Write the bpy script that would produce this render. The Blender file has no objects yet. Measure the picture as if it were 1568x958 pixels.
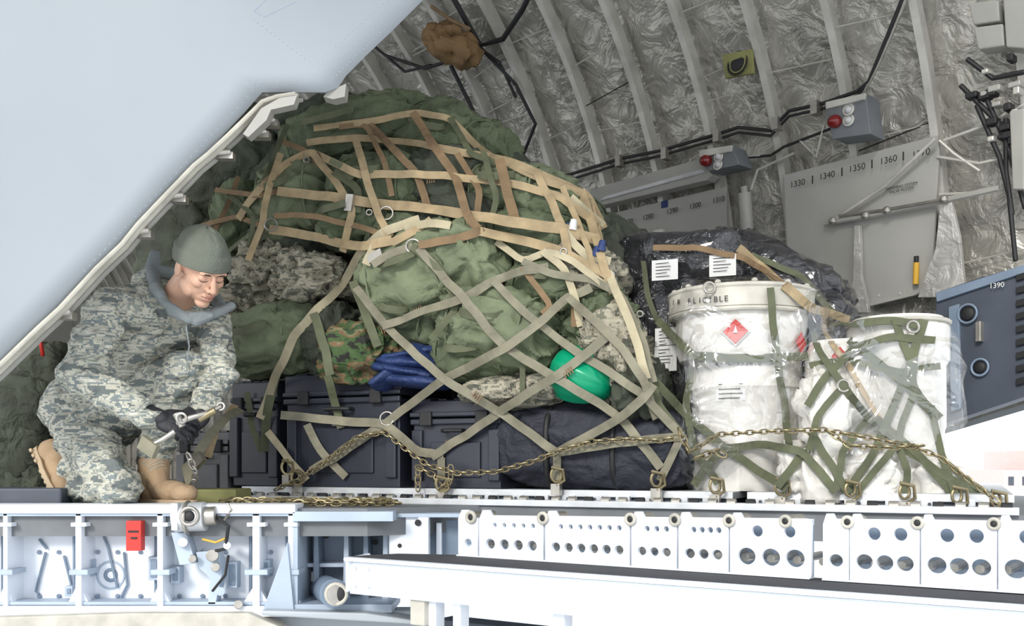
import bpy, bmesh, math, random
from mathutils import Vector, Matrix, noise
from mathutils.bvhtree import BVHTree
random.seed(7)
V=Vector
F=1524.; CX=784.; HZ=712.; CAM=V((0,0,1.7)); G=1.7
def ray(px,py): return V(((px-CX)/F,1.0,(HZ-py)/F))
def D(px,py,y): return CAM+ray(px,py)*y
class Pl:
    def __init__(s,p,q):
        s.p=V((p[0],p[1],G)); s.u=(V((q[0],q[1],0))-V((p[0],p[1],0))).normalized()
        s.n=V((-s.u.y,s.u.x,0)); s.a=V((s.u.x,s.u.y,0)); s.z=V((0,0,1))
    def __call__(s,px,py,off=0):
        r=ray(px,py); t=(s.n.dot(s.p-CAM)-off)/s.n.dot(r); return CAM+r*t
CP=Pl((-1.222,4.5),(1.566,3.2))       # front line of the pallets
LP=Pl((-.143,3.4),(1.23,2.4))         # loader guide plates
BP=Pl((-.556,3.4),(1.15,2.235))       # loader side beam
RP=Pl((-2,3.56),(0,3.56))             # ramp side
PALTOP=G-.095; DECK=G-.155
AX=V((-.671,.741,0)); NN=V((.741,.671,0)); HC=1.85; RR=3.3; ZC=.8
def wh(z):
    z=z-G
    return HC+RR if z<ZC else HC+math.sqrt(max(0,RR*RR-(z-ZC)**2))
def W(px,py,off=0):
    H=5.
    r=ray(px,py)
    for _ in range(25):
        p=CAM+r*(H/NN.dot(r)); H=wh(p.z)-off
    return CAM+r*(H/NN.dot(r))
# ---------------------------------------------------------------- materials
def nt(name):
    m=bpy.data.materials.new(name); m.use_nodes=True
    return m,m.node_tree.nodes,m.node_tree.links,m.node_tree.nodes['Principled BSDF']
def bumpit(N,L,b,co,bs,st,dist=.01,dis=0):
    n=N.new('ShaderNodeTexNoise'); n.inputs['Scale'].default_value=bs; n.inputs['Detail'].default_value=4; n.inputs['Distortion'].default_value=dis
    L.new(co,n.inputs['Vector']); bp=N.new('ShaderNodeBump'); bp.inputs['Strength'].default_value=st; bp.inputs['Distance'].default_value=dist
    L.new(n.outputs['Fac'],bp.inputs['Height']); L.new(bp.outputs['Normal'],b.inputs['Normal'])
def M(name,col,rough=.6,metal=0.,var=.18,vs=6,bump=0,bs=40,dist=.01,coat=0,dis=0):
    m,N,L,b=nt(name)
    tc=N.new('ShaderNodeTexCoord'); n=N.new('ShaderNodeTexNoise'); n.inputs['Scale'].default_value=vs; n.inputs['Detail'].default_value=6
    L.new(tc.outputs['Object'],n.inputs['Vector'])
    cr=N.new('ShaderNodeValToRGB'); cr.color_ramp.elements[0].position=.3; cr.color_ramp.elements[1].position=.7
    cr.color_ramp.elements[0].color=(*[c*(1-var) for c in col],1); cr.color_ramp.elements[1].color=(*[min(1,c*(1+var)) for c in col],1)
    L.new(n.outputs['Fac'],cr.inputs['Fac']); L.new(cr.outputs['Color'],b.inputs['Base Color'])
    b.inputs['Roughness'].default_value=rough; b.inputs['Metallic'].default_value=metal; b.inputs['Coat Weight'].default_value=coat
    if bump: bumpit(N,L,b,tc.outputs['Object'],bs,bump,dist,dis)
    return m
def camo(name,cols,scale,snap,stretch=(1,1,1.8),bump=.4):
    m,N,L,b=nt(name)
    tc=N.new('ShaderNodeTexCoord'); v=tc.outputs['Object']
    if snap:
        s=N.new('ShaderNodeVectorMath'); s.operation='SNAP'; s.inputs[1].default_value=(snap,)*3; L.new(v,s.inputs[0]); v=s.outputs[0]
    mp=N.new('ShaderNodeMapping'); mp.inputs['Scale'].default_value=stretch; mp.inputs['Rotation'].default_value=(.15,.2,.5); L.new(v,mp.inputs['Vector'])
    n=N.new('ShaderNodeTexNoise'); n.inputs['Scale'].default_value=scale; n.inputs['Detail'].default_value=2; L.new(mp.outputs[0],n.inputs['Vector'])
    cr=N.new('ShaderNodeValToRGB'); cr.color_ramp.interpolation='CONSTANT'
    e=cr.color_ramp.elements; e[0].position=0; e[0].color=(*cols[0][1],1); e[1].position=cols[1][0]; e[1].color=(*cols[1][1],1)
    for p,c in cols[2:]:
        x=e.new(p); x.color=(*c,1)
    L.new(n.outputs['Fac'],cr.inputs['Fac']); L.new(cr.outputs['Color'],b.inputs['Base Color']); b.inputs['Roughness'].default_value=.85
    bumpit(N,L,b,tc.outputs['Object'],9,bump,.045,.6)
    return m
m_uni=camo('airman_camo',[(0,(.13,.15,.145)),(.40,(.42,.41,.34)),(.455,(.25,.27,.24)),(.50,(.49,.48,.40)),(.55,(.18,.21,.21)),(.60,(.38,.38,.32)),(.66,(.54,.53,.46))],11,.006,(.8,.8,2.6),1.)
m_acu=camo('digital_camo_cloth',[(0,(.09,.09,.07)),(.42,(.25,.235,.175)),(.5,(.36,.33,.25)),(.6,(.16,.16,.12))],16,.008,(1,1,1.8),1.)
m_wood=camo('woodland_camo',[(0,(.02,.02,.015)),(.40,(.05,.09,.03)),(.5,(.16,.10,.05)),(.57,(.17,.16,.08)),(.64,(.04,.07,.03))],10,0,(1,1,2),1.)
m_green=M('green_duffel_canvas',(.098,.122,.068),.8,var=.28,bump=1,bs=9,dist=.045,dis=.8)
m_green2=M('olive_canvas',(.145,.172,.10),.8,var=.22,bump=1,bs=7,dist=.04,dis=.7)
m_dark=M('dark_canvas',(.05,.058,.04),.85,var=.3,bump=1,bs=9,dist=.05,dis=.8)
m_tan=M('tan_webbing',(.345,.262,.15),.8,var=.28,vs=12,bump=.3,bs=250,dist=.002)
m_tanl=M('pale_webbing',(.41,.36,.24),.8,var=.18,vs=12,bump=.3,bs=250,dist=.002)
m_gry=M('grey_green_webbing',(.20,.188,.133),.8,var=.28,vs=12,bump=.3,bs=250,dist=.002)
m_olv=M('olive_webbing',(.095,.105,.058),.8,var=.2,vs=15,bump=.3,bs=250,dist=.002)
m_brn=M('brown_webbing',(.19,.125,.065),.8,var=.2,vs=15)
m_steel=M('steel',(.42,.40,.36),.38,.8,vs=20)
m_gold=M('gold_steel',(.27,.225,.13),.42,.7,vs=20)
m_blk=M('black_plastic',(.024,.027,.040),.36,bump=.1,bs=200,dist=.002)
m_nyl=M('black_nylon',(.018,.020,.031),.7,bump=.9,bs=8,dist=.04,dis=.6)
m_film_d=M('dark_plastic_wrap',(.024,.024,.028),.18,bump=1,bs=8,dist=.05,coat=.5,dis=1.2)
m_white=M('white_drum',(.68,.66,.61),.35,var=.08,bump=.8,bs=5,dist=.028,coat=.6,dis=1)
m_whp=M('white_paint',(.76,.80,.86),.45,var=.05,vs=4)
m_blu=M('blue_grey_paint',(.38,.45,.54),.5,var=.12,vs=5)
m_blu2=M('mid_blue_paint',(.18,.235,.31),.5,var=.15,vs=5)
m_dblu=M('dark_blue_grey',(.06,.072,.095),.5,var=.15)
m_alu=M('pallet_aluminium',(.62,.64,.66),.4,.5,var=.12,vs=12)
m_skin_ac=M('aircraft_grey_skin',(.375,.41,.44),.42,var=.03,vs=2)
m_seal=M('seal_beige',(.46,.44,.38),.6,var=.2,vs=12)
m_rib=M('rib_paint',(.50,.485,.44),.4,.2,var=.2)
m_ins=M('insulation_foil',(.37,.355,.315),.33,.3,var=.32,vs=4,bump=1,bs=7,dist=.055,dis=.6)
m_pan=M('panel_grey',(.36,.355,.325),.6,var=.08,vs=3)
m_pan2=M('fixture_grey',(.33,.325,.295),.5,var=.08)
m_wrapw=M('clear_wrapped_strut',(.46,.45,.42),.25,.2,var=.2,bump=.8,bs=8,dist=.03,dis=1)
m_black=M('black_rubber',(.012,.012,.013),.6)
m_red=M('red_plastic',(.55,.03,.02),.35)
m_dred=M('deep_red_lens',(.15,.01,.01),.2)
m_lamp=M('lamp_glass',(.45,.45,.45),.2)
m_yel=M('yellow_label',(.65,.38,.04),.6,var=.05)
m_olvp=M('olive_plate',(.22,.22,.08),.6)
m_paper=M('paper_label',(.62,.62,.60),.7,var=.05)
m_blue=M('blue_tarp',(.015,.035,.12),.6,bump=.8,bs=12,dist=.04,dis=.5)
m_hel=M('green_plastic',(.0,.27,.13),.28,var=.08)
m_skin=M('skin',(.56,.335,.235),.5,var=.08,vs=18,bump=.05,bs=120)
m_beanie=M('foliage_knit',(.135,.148,.118),.95,var=.12,bump=.6,bs=160,dist=.006)
m_fleece=M('grey_fleece',(.20,.225,.23),.9,var=.15,bump=.6,bs=18,dist=.02,dis=.5)
m_glove=M('black_glove',(.012,.013,.017),.6,bump=.3,bs=80)
m_boot=M('tan_suede',(.36,.25,.15),.85,var=.15,bump=.3,bs=60)
m_sole=M('boot_sole',(.42,.32,.21),.8,var=.15)
m_hair_shade=M('hair_and_face_shade',(.03,.02,.015),.8)  # brow and lash hair, also painted shade of nostrils and mouth line
m_lip=M('lips',(.42,.19,.15),.5)
m_conc=M('concrete_apron',(.80,.80,.79),.9,var=.06,vs=1)
m_bld=M('building_wall',(.62,.50,.46),.8,var=.05)
m_tanc=M('tan_cloth',(.22,.135,.06),.8,bump=.5,bs=20)
m_floor=M('cargo_floor',(.16,.17,.18),.6,.2)
m_txt=M('black_marking',(.02,.02,.02),.7)
m_deck=M('antislip_deck',(.05,.05,.055),.9,bump=.5,bs=100)
m_film,N_,L_,b_=nt('clear_plastic_film')
tr=N_.new('ShaderNodeBsdfTransparent'); gl=N_.new('ShaderNodeBsdfGlossy'); gl.inputs['Roughness'].default_value=.15
mx=N_.new('ShaderNodeMixShader'); mx.inputs[0].default_value=.16
tcf=N_.new('ShaderNodeTexCoord'); nf=N_.new('ShaderNodeTexNoise'); nf.inputs['Distortion'].default_value=1; nf.inputs['Scale'].default_value=7
bf=N_.new('ShaderNodeBump'); bf.inputs['Strength'].default_value=1; bf.inputs['Distance'].default_value=.06
L_.new(tcf.outputs['Object'],nf.inputs['Vector']); L_.new(nf.outputs['Fac'],bf.inputs['Height']); L_.new(bf.outputs['Normal'],gl.inputs['Normal'])
L_.new(tr.outputs[0],mx.inputs[1]); L_.new(gl.outputs[0],mx.inputs[2]); L_.new(mx.outputs[0],N_['Material Output'].inputs[0])

# ---------------------------------------------------------------- mesh builder
CV=[];CF=[]
def sp(x,e): return math.copysign(abs(x)**e,x)
class MB:
    def __init__(s,*mats): s.v=[];s.f=[];s.m=[];s.mats=list(mats)
    def add(s,vs,fs,mi=0):
        b=len(s.v); s.v+=[V(x) for x in vs]
        for f in fs: s.f.append([b+i for i in f]); s.m.append(mi)
    def box(s,c,ax,h,mi=0):
        vs=[c+ax[0]*(h[0]*a)+ax[1]*(h[1]*b)+ax[2]*(h[2]*d) for a in(-1,1) for b in(-1,1) for d in(-1,1)]
        s.add(vs,[(0,1,3,2),(4,6,7,5),(0,4,5,1),(2,3,7,6),(0,2,6,4),(1,5,7,3)],mi)
    def prism(s,front,back,mi=0):
        n=len(front); s.add(list(front)+list(back),[list(range(n)),list(range(2*n-1,n-1,-1))]+[(i,i+n,(i+1)%n+n,(i+1)%n) for i in range(n)],mi)
    def pp(s,pl,pts,off,th,mi=0):
        fr=[pl(x,y,off+th) for x,y in pts]
        if isinstance(pl,Pl): bk=[p+pl.n*th for p in fr]
        else: bk=[p+NN*th for p in fr]
        s.prism(fr,bk,mi)
    def rect(s,pl,x0,y0,x1,y1,off,th,mi=0): s.pp(pl,[(x0,y0),(x1,y0),(x1,y1),(x0,y1)],off,th,mi)
    def cyl(s,p,q,r,r2=None,n=20,mi=0):
        r2=r if r2 is None else r2; d=(q-p).normalized(); a=d.orthogonal().normalized(); b=d.cross(a)
        vs=[p+(a*math.cos(t)+b*math.sin(t))*r for t in [2*math.pi*i/n for i in range(n)]]+[q+(a*math.cos(t)+b*math.sin(t))*r2 for t in [2*math.pi*i/n for i in range(n)]]
        s.add(vs,[list(range(n-1,-1,-1)),list(range(n,2*n))]+[(i,(i+1)%n,(i+1)%n+n,i+n) for i in range(n)],mi)
    def lathe(s,c,prof,n=40,mi=0,ax=V((0,0,1))):
        a=ax.orthogonal().normalized(); b=ax.cross(a); vs=[]
        for r,z in prof:
            for i in range(n):
                t=2*math.pi*i/n; vs.append(c+ax*z+(a*math.cos(t)+b*math.sin(t))*r)
        k=len(prof); fs=[(j*n+i,j*n+(i+1)%n,(j+1)*n+(i+1)%n,(j+1)*n+i) for j in range(k-1) for i in range(n)]
        fs+=[list(range(n-1,-1,-1)),list(range((k-1)*n,k*n))]; s.add(vs,fs,mi)
    def tube(s,pts,r,n=8,mi=0,closed=False):
        k=len(pts); fr=[];a=None
        for i in range(k):
            d=(pts[(i+1)%k]-pts[i-1]) if closed else (pts[min(i+1,k-1)]-pts[max(i-1,0)])
            d.normalize()
            a=d.orthogonal().normalized() if a is None else (a-d*a.dot(d)).normalized()
            fr.append((a.copy(),d.cross(a)))
        vs=[]
        for i,p in enumerate(pts):
            rr=r[i] if isinstance(r,(list,tuple)) else r
            for j in range(n):
                t=2*math.pi*j/n; vs.append(p+(fr[i][0]*math.cos(t)+fr[i][1]*math.sin(t))*rr)
        fs=[]
        for i in range(k if closed else k-1):
            i2=(i+1)%k
            for j in range(n): fs.append((i*n+j,i*n+(j+1)%n,i2*n+(j+1)%n,i2*n+j))
        if not closed: fs+=[list(range(n-1,-1,-1)),list(range((k-1)*n,k*n))]
        s.add(vs,fs,mi)
    def ring(s,c,nrm,R,r,mi=0,n=20,sx=1.,up=None):
        nrm=nrm.normalized(); a=(up-nrm*up.dot(nrm)).normalized() if up else nrm.orthogonal().normalized(); b=nrm.cross(a)
        s.tube([c+a*(R*sx*math.cos(t))+b*(R*math.sin(t)) for t in [2*math.pi*i/n for i in range(n)]],r,7,mi,True)
    def ell(s,c,r,ax=None,nu=28,nv=18,e=(1,1),mi=0,wr=0,wk=6,sd=0,sag=0):
        ax=ax or (V((1,0,0)),V((0,1,0)),V((0,0,1))); vs=[];o=V((sd*3.1,sd*1.7,sd*.9))
        for j in range(nv+1):
            ph=-math.pi/2+math.pi*j/nv
            for i in range(nu):
                t=2*math.pi*i/nu
                l=V((sp(math.sin(ph),e[0])*r[0], sp(math.cos(ph),e[0])*sp(math.cos(t),e[1])*r[1], sp(math.cos(ph),e[0])*sp(math.sin(t),e[1])*r[2]))
                w=ax[0]*l.x+ax[1]*l.y+ax[2]*l.z
                if wr and l.length>1e-5:
                    q=V((l.x*.9,l.y,l.z))*wk+o
                    q=q+V((noise.noise(q*.8+V((9,1,3))),noise.noise(q*.8+V((2,7,5))),0))*.8
                    d=wr*(noise.noise(q*.6)*1.2+(.32-abs(noise.noise(q*1.5)))*1.7+ .9*(.3-abs(noise.noise(V((q.x*4.2,q.y*2,q.z*2))))))
                    w=w+w.normalized()*d
                vs.append(c+w)
        fs=[(j*nu+i,j*nu+(i+1)%nu,(j+1)*nu+(i+1)%nu,(j+1)*nu+i) for j in range(nv) for i in range(nu)]
        s.add(vs,fs,mi)
    def cap(s,p,q,r,r2,mi=0):
        s.ell(p,(r,r,r),None,20,12,mi=mi); s.ell(q,(r2,r2,r2),None,20,12,mi=mi); s.cyl(p,q,r,r2,20,mi)
    def chain(s,pts,L=.034,w=.011,r=.0036,mi=0):
        seg=[];tot=0
        for a,b in zip(pts,pts[1:]): seg.append((tot,(b-a).length,a,b)); tot+=(b-a).length
        t=0;k=0
        while t<tot:
            for st,ln,a,b in seg:
                if st<=t<=st+ln: break
            d=(b-a).normalized(); c=a+d*(t-st); up=V((0,-1,.3)) if k%2 else V((0.2,.3,1))
            nr=(up-d*up.dot(d)).normalized(); sd=nr.cross(d)
            P=[]
            for i in range(12):
                g=2*math.pi*i/12; P.append(c+d*(math.cos(g)*L*.62)+sd*(math.sin(g)*w))
            s.tube(P,r,6,mi,True); t+=L*.86;k+=1
    def obj(s,name,smooth=True,bev=0,sub=0,cargo=False,parent=None,angle=40):
        me=bpy.data.meshes.new(name); me.from_pydata([tuple(v) for v in s.v],[],s.f)
        for m in s.mats: me.materials.append(m)
        me.polygons.foreach_set('material_index',s.m)
        bm=bmesh.new(); bm.from_mesh(me); bmesh.ops.remove_doubles(bm,verts=bm.verts,dist=1e-5); bmesh.ops.recalc_face_normals(bm,faces=bm.faces); bm.to_mesh(me); bm.free()
        o=bpy.data.objects.new(name,me); bpy.context.scene.collection.objects.link(o)
        if smooth: me.shade_smooth()
        if smooth and angle<180:
            try: me.set_sharp_from_angle(angle=math.radians(angle))
            except Exception: pass
        if bev:
            b=o.modifiers.new('bevel','BEVEL'); b.width=bev; b.segments=2; b.limit_method='ANGLE'; b.angle_limit=math.radians(50)
        if cargo:
            base=len(CV); CV.extend(s.v); CF.extend([[base+i for i in f] for f in s.f])
        if parent: o.parent=parent
        return o
def empty(name,loc=(0,0,0)):
    e=bpy.data.objects.new(name,None); bpy.context.scene.collection.objects.link(e); return e
def remesh(mb,name,vox,sm,mat,disp=None,parent=None):
    o=mb.obj(name+'_tmp',angle=180)
    r=o.modifiers.new('r','REMESH'); r.mode='VOXEL'; r.voxel_size=vox; r.use_smooth_shade=True
    q=o.modifiers.new('s','SMOOTH'); q.iterations=sm; q.factor=.5
    dg=bpy.context.evaluated_depsgraph_get(); me=bpy.data.meshes.new_from_object(o.evaluated_get(dg))
    bpy.data.objects.remove(o); me.name=name; me.materials.clear(); me.materials.append(mat)
    if disp:
        ns=[v.normal.copy() for v in me.vertices]
        for v,n in zip(me.vertices,ns): v.co+=n*disp(v.co)
    me.shade_smooth()
    o=bpy.data.objects.new(name,me); bpy.context.scene.collection.objects.link(o)
    if parent: o.parent=parent
    return o
def plate(name,pl,outer,holes,off,th,mat,parent=None):
    cu=bpy.data.curves.new(name,'CURVE'); cu.dimensions='2D'; cu.fill_mode='BOTH'; cu.extrude=th/2; cu.bevel_depth=.0015
    org=pl(outer[0][0],outer[0][1],off)
    def loc(x,y):
        p=pl(x,y,off)-org; return p.dot(pl.u),p.z
    def spl(P):
        s=cu.splines.new('POLY'); s.points.add(len(P)-1)
        for i,(x,y) in enumerate(P): s.points[i].co=(x,y,0,1)
        s.use_cyclic_u=True
    spl([loc(x,y) for x,y in outer])
    for h in holes:
        x,y,ry=h[:3]; cx,cy=loc(x,y); r=ry*pl(x,y,off).y/F; k=h[3] if len(h)>3 else 1
        spl([(cx+k*r*math.cos(2*math.pi*i/20),cy+r*math.sin(2*math.pi*i/20)) for i in range(20)])
    o=bpy.data.objects.new(name,cu); bpy.context.scene.collection.objects.link(o)
    o.matrix_world=Matrix.Translation(org)@Matrix((( pl.u.x,0,-pl.n.x,0),(pl.u.y,0,-pl.n.y,0),(0,1,0,0),(0,0,0,1)))
    cu.materials.append(mat)
    if parent: o.parent=parent
    return o
def text(name,body,p,u,size,mat=m_txt,parent=None,up=V((0,0,1))):
    cu=bpy.data.curves.new(name,'FONT'); cu.body=body; cu.size=size; cu.align_x='CENTER'; cu.align_y='CENTER'; cu.extrude=.0005
    o=bpy.data.objects.new(name,cu); bpy.context.scene.collection.objects.link(o); w=u.cross(up).normalized()
    o.matrix_world=Matrix(((u.x,up.x,w.x,p.x),(u.y,up.y,w.y,p.y),(u.z,up.z,w.z,p.z),(0,0,0,1))); cu.materials.append(mat)
    if parent: o.parent=parent
    return o
XYZ=(V((1,0,0)),V((0,1,0)),V((0,0,1)))
# ================================================================ ground & background
g=MB(m_conc); g.add([(-150,-60,0),(150,-60,0),(150,300,0),(-150,300,0)],[(0,1,2,3)]); g.obj('ground',False)
b=MB(m_bld,m_dblu)
c=D(1540,712,60); b.box(V((c.x,60,.7)),XYZ,(1.6,3,.7))
b.box(V((c.x+3,63,1.3)),XYZ,(1.5,3,1.3))
for i in range(4): b.box(V((c.x-1.2+i*.8,56.98,.8)),XYZ,(.15,.03,.25),1)
b.obj('distant_building',False)
# ================================================================ fuselage shell
def spt(s,h,z): return AX*s+NN*h+V((0,0,z+G))
def zbot(s): return max(-.9,.2+(2.3-s)*.27) if s<4 else -.9
ns=420; s0=.4; s1=15.
ARC=96; LOW=14
w=MB(m_ins)
vs=[]
for i in range(ns+1):
    s=s0+(s1-s0)*i/ns; fr=((s-1.85)/.44)%1.0; pil=abs(math.sin(math.pi*fr))**.5
    zb=zbot(s)
    for j in range(LOW+ARC+1):
        if j<LOW: h=HC+RR; z=zb+(ZC-zb)*j/LOW; nh,nz=-1,0; al=z
        else:
            a=math.radians(140)*(j-LOW)/ARC; h=HC+RR*math.cos(a); z=ZC+RR*math.sin(a); nh,nz=-math.cos(a),-math.sin(a); al=ZC+RR*a
        q=V((s*3.5,al*1.6,3.3)); d=.035*pil-.03+.012*noise.noise(q)*pil+.024*(.3-abs(noise.noise(V((s*9,al*4,7)))))*pil
        d+=.014*(.3-abs(noise.noise(V((s*19,al*11,2)))))*pil
        vs.append(spt(s,h+nh*d,z+nz*d))
K=LOW+ARC+1
w.add(vs,[(i*K+j,i*K+j+1,(i+1)*K+j+1,(i+1)*K+j) for i in range(ns) for j in range(K-1)])
w.obj('wall_fuselage',angle=180)
w=MB(m_skin_ac); vs=[]
for i in range(60):
    s=s0-.02+(s1-s0)*i/59
    for j in range(40):
        zb=zbot(s)
        if j<6: h=HC+RR+.18; z=zb+(ZC-zb)*j/6
        else:
            a=math.radians(140)*(j-6)/33; h=HC+(RR+.18)*math.cos(a); z=ZC+(RR+.18)*math.sin(a)
        vs.append(spt(s,h,z))
w.add(vs,[(i*40+j,i*40+j+1,(i+1)*40+j+1,(i+1)*40+j) for i in range(59) for j in range(39)]); w.obj('wall_outer_skin',angle=180)
w=MB(m_pan); pr=[spt(14.8,HC+RR,-.9)]+[spt(14.8,HC+RR*math.cos(math.radians(a)),ZC+RR*math.sin(math.radians(a))) for a in range(0,181,6)]+[spt(14.8,HC-RR,-.9)]
w.prism(pr,[p+AX*.1 for p in pr]); w.obj('wall_bulkhead',False)
w=MB(m_rib,m_pan2)
for k in range(-3,28):
    s=1.85+.44*k
    if s<s0: continue
    zb=zbot(s); path=[]
    for j in range(8): path.append((HC+RR,zb+(ZC-zb)*j/8,-1,0))
    for j in range(44):
        a=math.radians(138)*j/43; path.append((HC+RR*math.cos(a),ZC+RR*math.sin(a),-math.cos(a),-math.sin(a)))
    for (wd,d0,d1) in ((.008,0,.085),(.020,.078,.09)):
        vs=[]
        for h,z,nh,nz in path:
            for ss,dd in ((-wd,d0),(wd,d0),(wd,d1),(-wd,d1)): vs.append(spt(s+ss,h+nh*dd,z+nz*dd))
        n=len(path); w.add(vs,[(i*4+j,i*4+(j+1)%4,(i+1)*4+(j+1)%4,(i+1)*4+j) for i in range(n-1) for j in range(4)],0)
w.obj('wall_ribs',False)
w=MB(m_rib,m_black)
for a in (8,20,29,37,45,53,62,72,85):
    a=math.radians(a); d=.05
    for k in range(-3,26):
        s=1.85+.44*k
        if s<s0: continue
        for rep in range(2):
            if random.random()<.45: continue
            o=random.uniform(-.25,.25); o2=o+random.uniform(-.05,.05)
            P=[spt(s+.44*t,HC+(RR-d-.01)*math.cos(a+oo/3),ZC+(RR-d-.01)*math.sin(a+oo/3)) for t,oo in ((.04,o),(.5,(o+o2)/2),(.96,o2))]
            w.tube(P,.004,5,0 if random.random()<.85 else 1)
w.obj('insulation_straps')
# ================================================================ deck / floor
f=MB(m_floor)
u=CP.u; n=CP.n
fr=[V((-3.6,3.58)),V((-.52,3.58)),V((-.12,3.86)),V((1.72,3.02)),V((1.72+n.x*2.2,3.02+n.y*2.2)),V((1.2,7.0)),V((-9.5,16)),V((-14,12))]
f.prism([V((p.x,p.y,DECK)) for p in fr],[V((p.x,p.y,DECK-.10)) for p in fr]); f.obj('floor',False)
# ================================================================ near fuselage skin (upper left)
E=[(700,-50),(648,0),(600,48),(560,86),(530,116),(518,134),(500,141),(470,141),(402,141),(375,172),(325,225),(255,298),(190,372),(130,432),(60,503),(0,560),(-80,636)]
sk=MB(m_skin_ac,m_dblu,m_alu); vs=[]; NT=26
EE=[]
for (x0,y0),(x1,y1) in zip(E,E[1:]):
    for k in range(4): EE.append((x0+(x1-x0)*k/4,y0+(y1-y0)*k/4))
EE.append(E[-1])
def skp(x,y,t):
    tt=t*1.0; Y0=3.25+.55*max(0,min(1,x/650)); 
    return D(x-900*tt,y-760*tt,Y0-.75*math.sin(tt*math.pi/2))
for x,y in EE:
    for k in range(NT+1): vs.append(skp(x,y,k/NT))
m=len(EE); K=NT+1
sk.add(vs,[(i*K+j,i*K+j+1,(i+1)*K+j+1,(i+1)*K+j) for i in range(m-1) for j in range(NT)])
o=sk.obj('fuselage_panel',angle=180)
so=o.modifiers.new('s','SOLIDIFY'); so.thickness=.05; so.offset=1
sk=MB(m_skin_ac,m_blu)
bv=BVHTree.FromPolygons([tuple(v) for v in vs],[(i*K+j,i*K+j+1,(i+1)*K+j+1,(i+1)*K+j) for i in range(m-1) for j in range(NT)])
def onskin(x,y,off=.004):
    h=bv.ray_cast(CAM,ray(x,y)); 
    return None if h[0] is None else h[0]-ray(x,y).normalized()*off
def dots(a,b_,nn):
    for i in range(nn+1):
        p=onskin(a[0]+(b_[0]-a[0])*i/nn,a[1]+(b_[1]-a[1])*i/nn,.0)
        if p: sk.ell(p,(.0022,.0022,.0022),None,8,6,mi=1)
dots((640,-5),(505,125),26); dots((395,132),(130,415),34); dots((380,128),(490,128),12); dots((625,-5),(495,113),26); dots((388,30),(480,100),14); dots((480,100),(600,-5),18)
def line(P,r=.002,off=.0,mi=1):
    Q=[]
    for (x0,y0),(x1,y1) in zip(P,P[1:]):
        for k in range(6):
            p=onskin(x0+(x1-x0)*k/6,y0+(y1-y0)*k/6,off)
            if p: Q.append(p)
    if len(Q)>2: sk.tube(Q,r,6,mi)
line([(388,18),(412,-6)],.0015);line([(388,18),(405,26),(462,-2)],.0015)
sk.obj('skin_fasteners')
sk=MB(m_seal,m_steel,m_pan2)
lip=[(455,146),(428,150),(405,158),(385,178),(352,210),(322,238),(300,256),(255,303),(215,345),(190,376),(150,414),(130,436),(95,474),(60,506),(0,564),(-70,630)]
def lp(x,y,dy=0): 
    Y0=3.25+.55*max(0,min(1,x/650)); return D(x,y,Y0+dy)
sk.tube([lp(x,y,.02) for x,y in lip],.016,10,0); sk.tube([lp(x+8,y+6,.07) for x,y in lip],.011,8,2); sk.tube([lp(x-3,y-2,-.01) for x,y in lip],.009,8,0)
for x,y in ((268,298),(408,182),(340,232),(215,352),(395,200),(95,476)):
    sk.cyl(lp(x-8,y+2,.03),lp(x+12,y+1,.03),.013,mi=1); sk.box(lp(x+6,y+8,.05),XYZ,(.03,.02,.012),1)
sk.pp(Pl((-2,3.6),(0,3.6)),[(455,146),(428,150),(400,166),(372,205),(380,210),(408,184),(415,168),(450,160)],0,.05,2)
sk.pp(Pl((-2,3.75),(0,3.75)),[(500,142),(530,128),(528,148),(510,152),(495,148)],0,.06,2)
sk.obj('door_seal')
# ================================================================ wall equipment
def wpoly(mb,pts,off,th,mi=0): mb.pp(W,pts,off,th,mi)
wu=-AX
p1=empty('access_panel')
a=MB(m_pan,m_rib,m_steel,m_pan2,m_wrapw)
wpoly(a,[(1198,290),(1200,268),(1436,207),(1438,232),(1425,440),(1400,452),(1300,476),(1210,470)],.10,.02)
def wtube(mb,pts,r,off,mi=0): mb.tube([W(x,y,off) for x,y in pts],r,8,mi)
wtube(a,[(1280,335),(1355,285),(1432,212)],.010,.18,1); wtube(a,[(1262,342),(1350,326),(1440,308),(1530,288)],.016,.18,3)
wtube(a,[(1284,330),(1350,322),(1440,306)],.008,.20,2)
for pts in ([(1316,345),(1308,345),(1306,430),(1292,478),(1330,478),(1318,420)],[(1456,305),(1440,310),(1432,380),(1405,455),(1478,455),(1468,360)]):
    wpoly(a,pts,.15,.03,4)
for x,y in ((1275,338),(1325,330),(1358,322),(1445,305)): a.ell(W(x,y,.20),(.022,.022,.022),None,12,8,mi=2)
for k in range(7): wpoly(a,[(1215+k*32,462-k*3),(1219+k*32,462-k*3),(1219+k*32,466-k*3),(1215+k*32,466-k*3)],.12,.004,1)
a.obj('panel_board',False,bev=.004,parent=p1)
for k,(x,y,t) in enumerate([(1221,281,'1330'),(1266,269,'1340'),(1312,257,'1350'),(1360,245,'1360'),(1410,235,'1370')]):
    text('marking',t,W(x,y,.165),wu,.048,parent=p1)
    if k<4:
        a=MB(m_txt); q=W(x+23,y-6,.16); a.box(q,(wu,NN,V((0,0,1))),(.003,.002,.022)); a.obj('tick',False,parent=p1)
text('marking_small','DITCHING SYSTEM\nVALVE ACCESS',W(1380,288,.15),wu,.02,parent=p1)
a=MB(m_yel,m_black); wpoly(a,[(1247,389),(1278,384),(1279,412),(1248,416)],.12,.006,0); wpoly(a,[(1249,391),(1276,387),(1276,389),(1249,393)],.126,.002,1)
o=a.obj('warning_label',False); text('warning_text','CUT HERE\nFOR\nEMERGENCY\nRESCUE',W(1263,401,.135),wu,.020,parent=o)
p2=empty('access_panel')
a=MB(m_pan,m_rib,m_blue)
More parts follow.
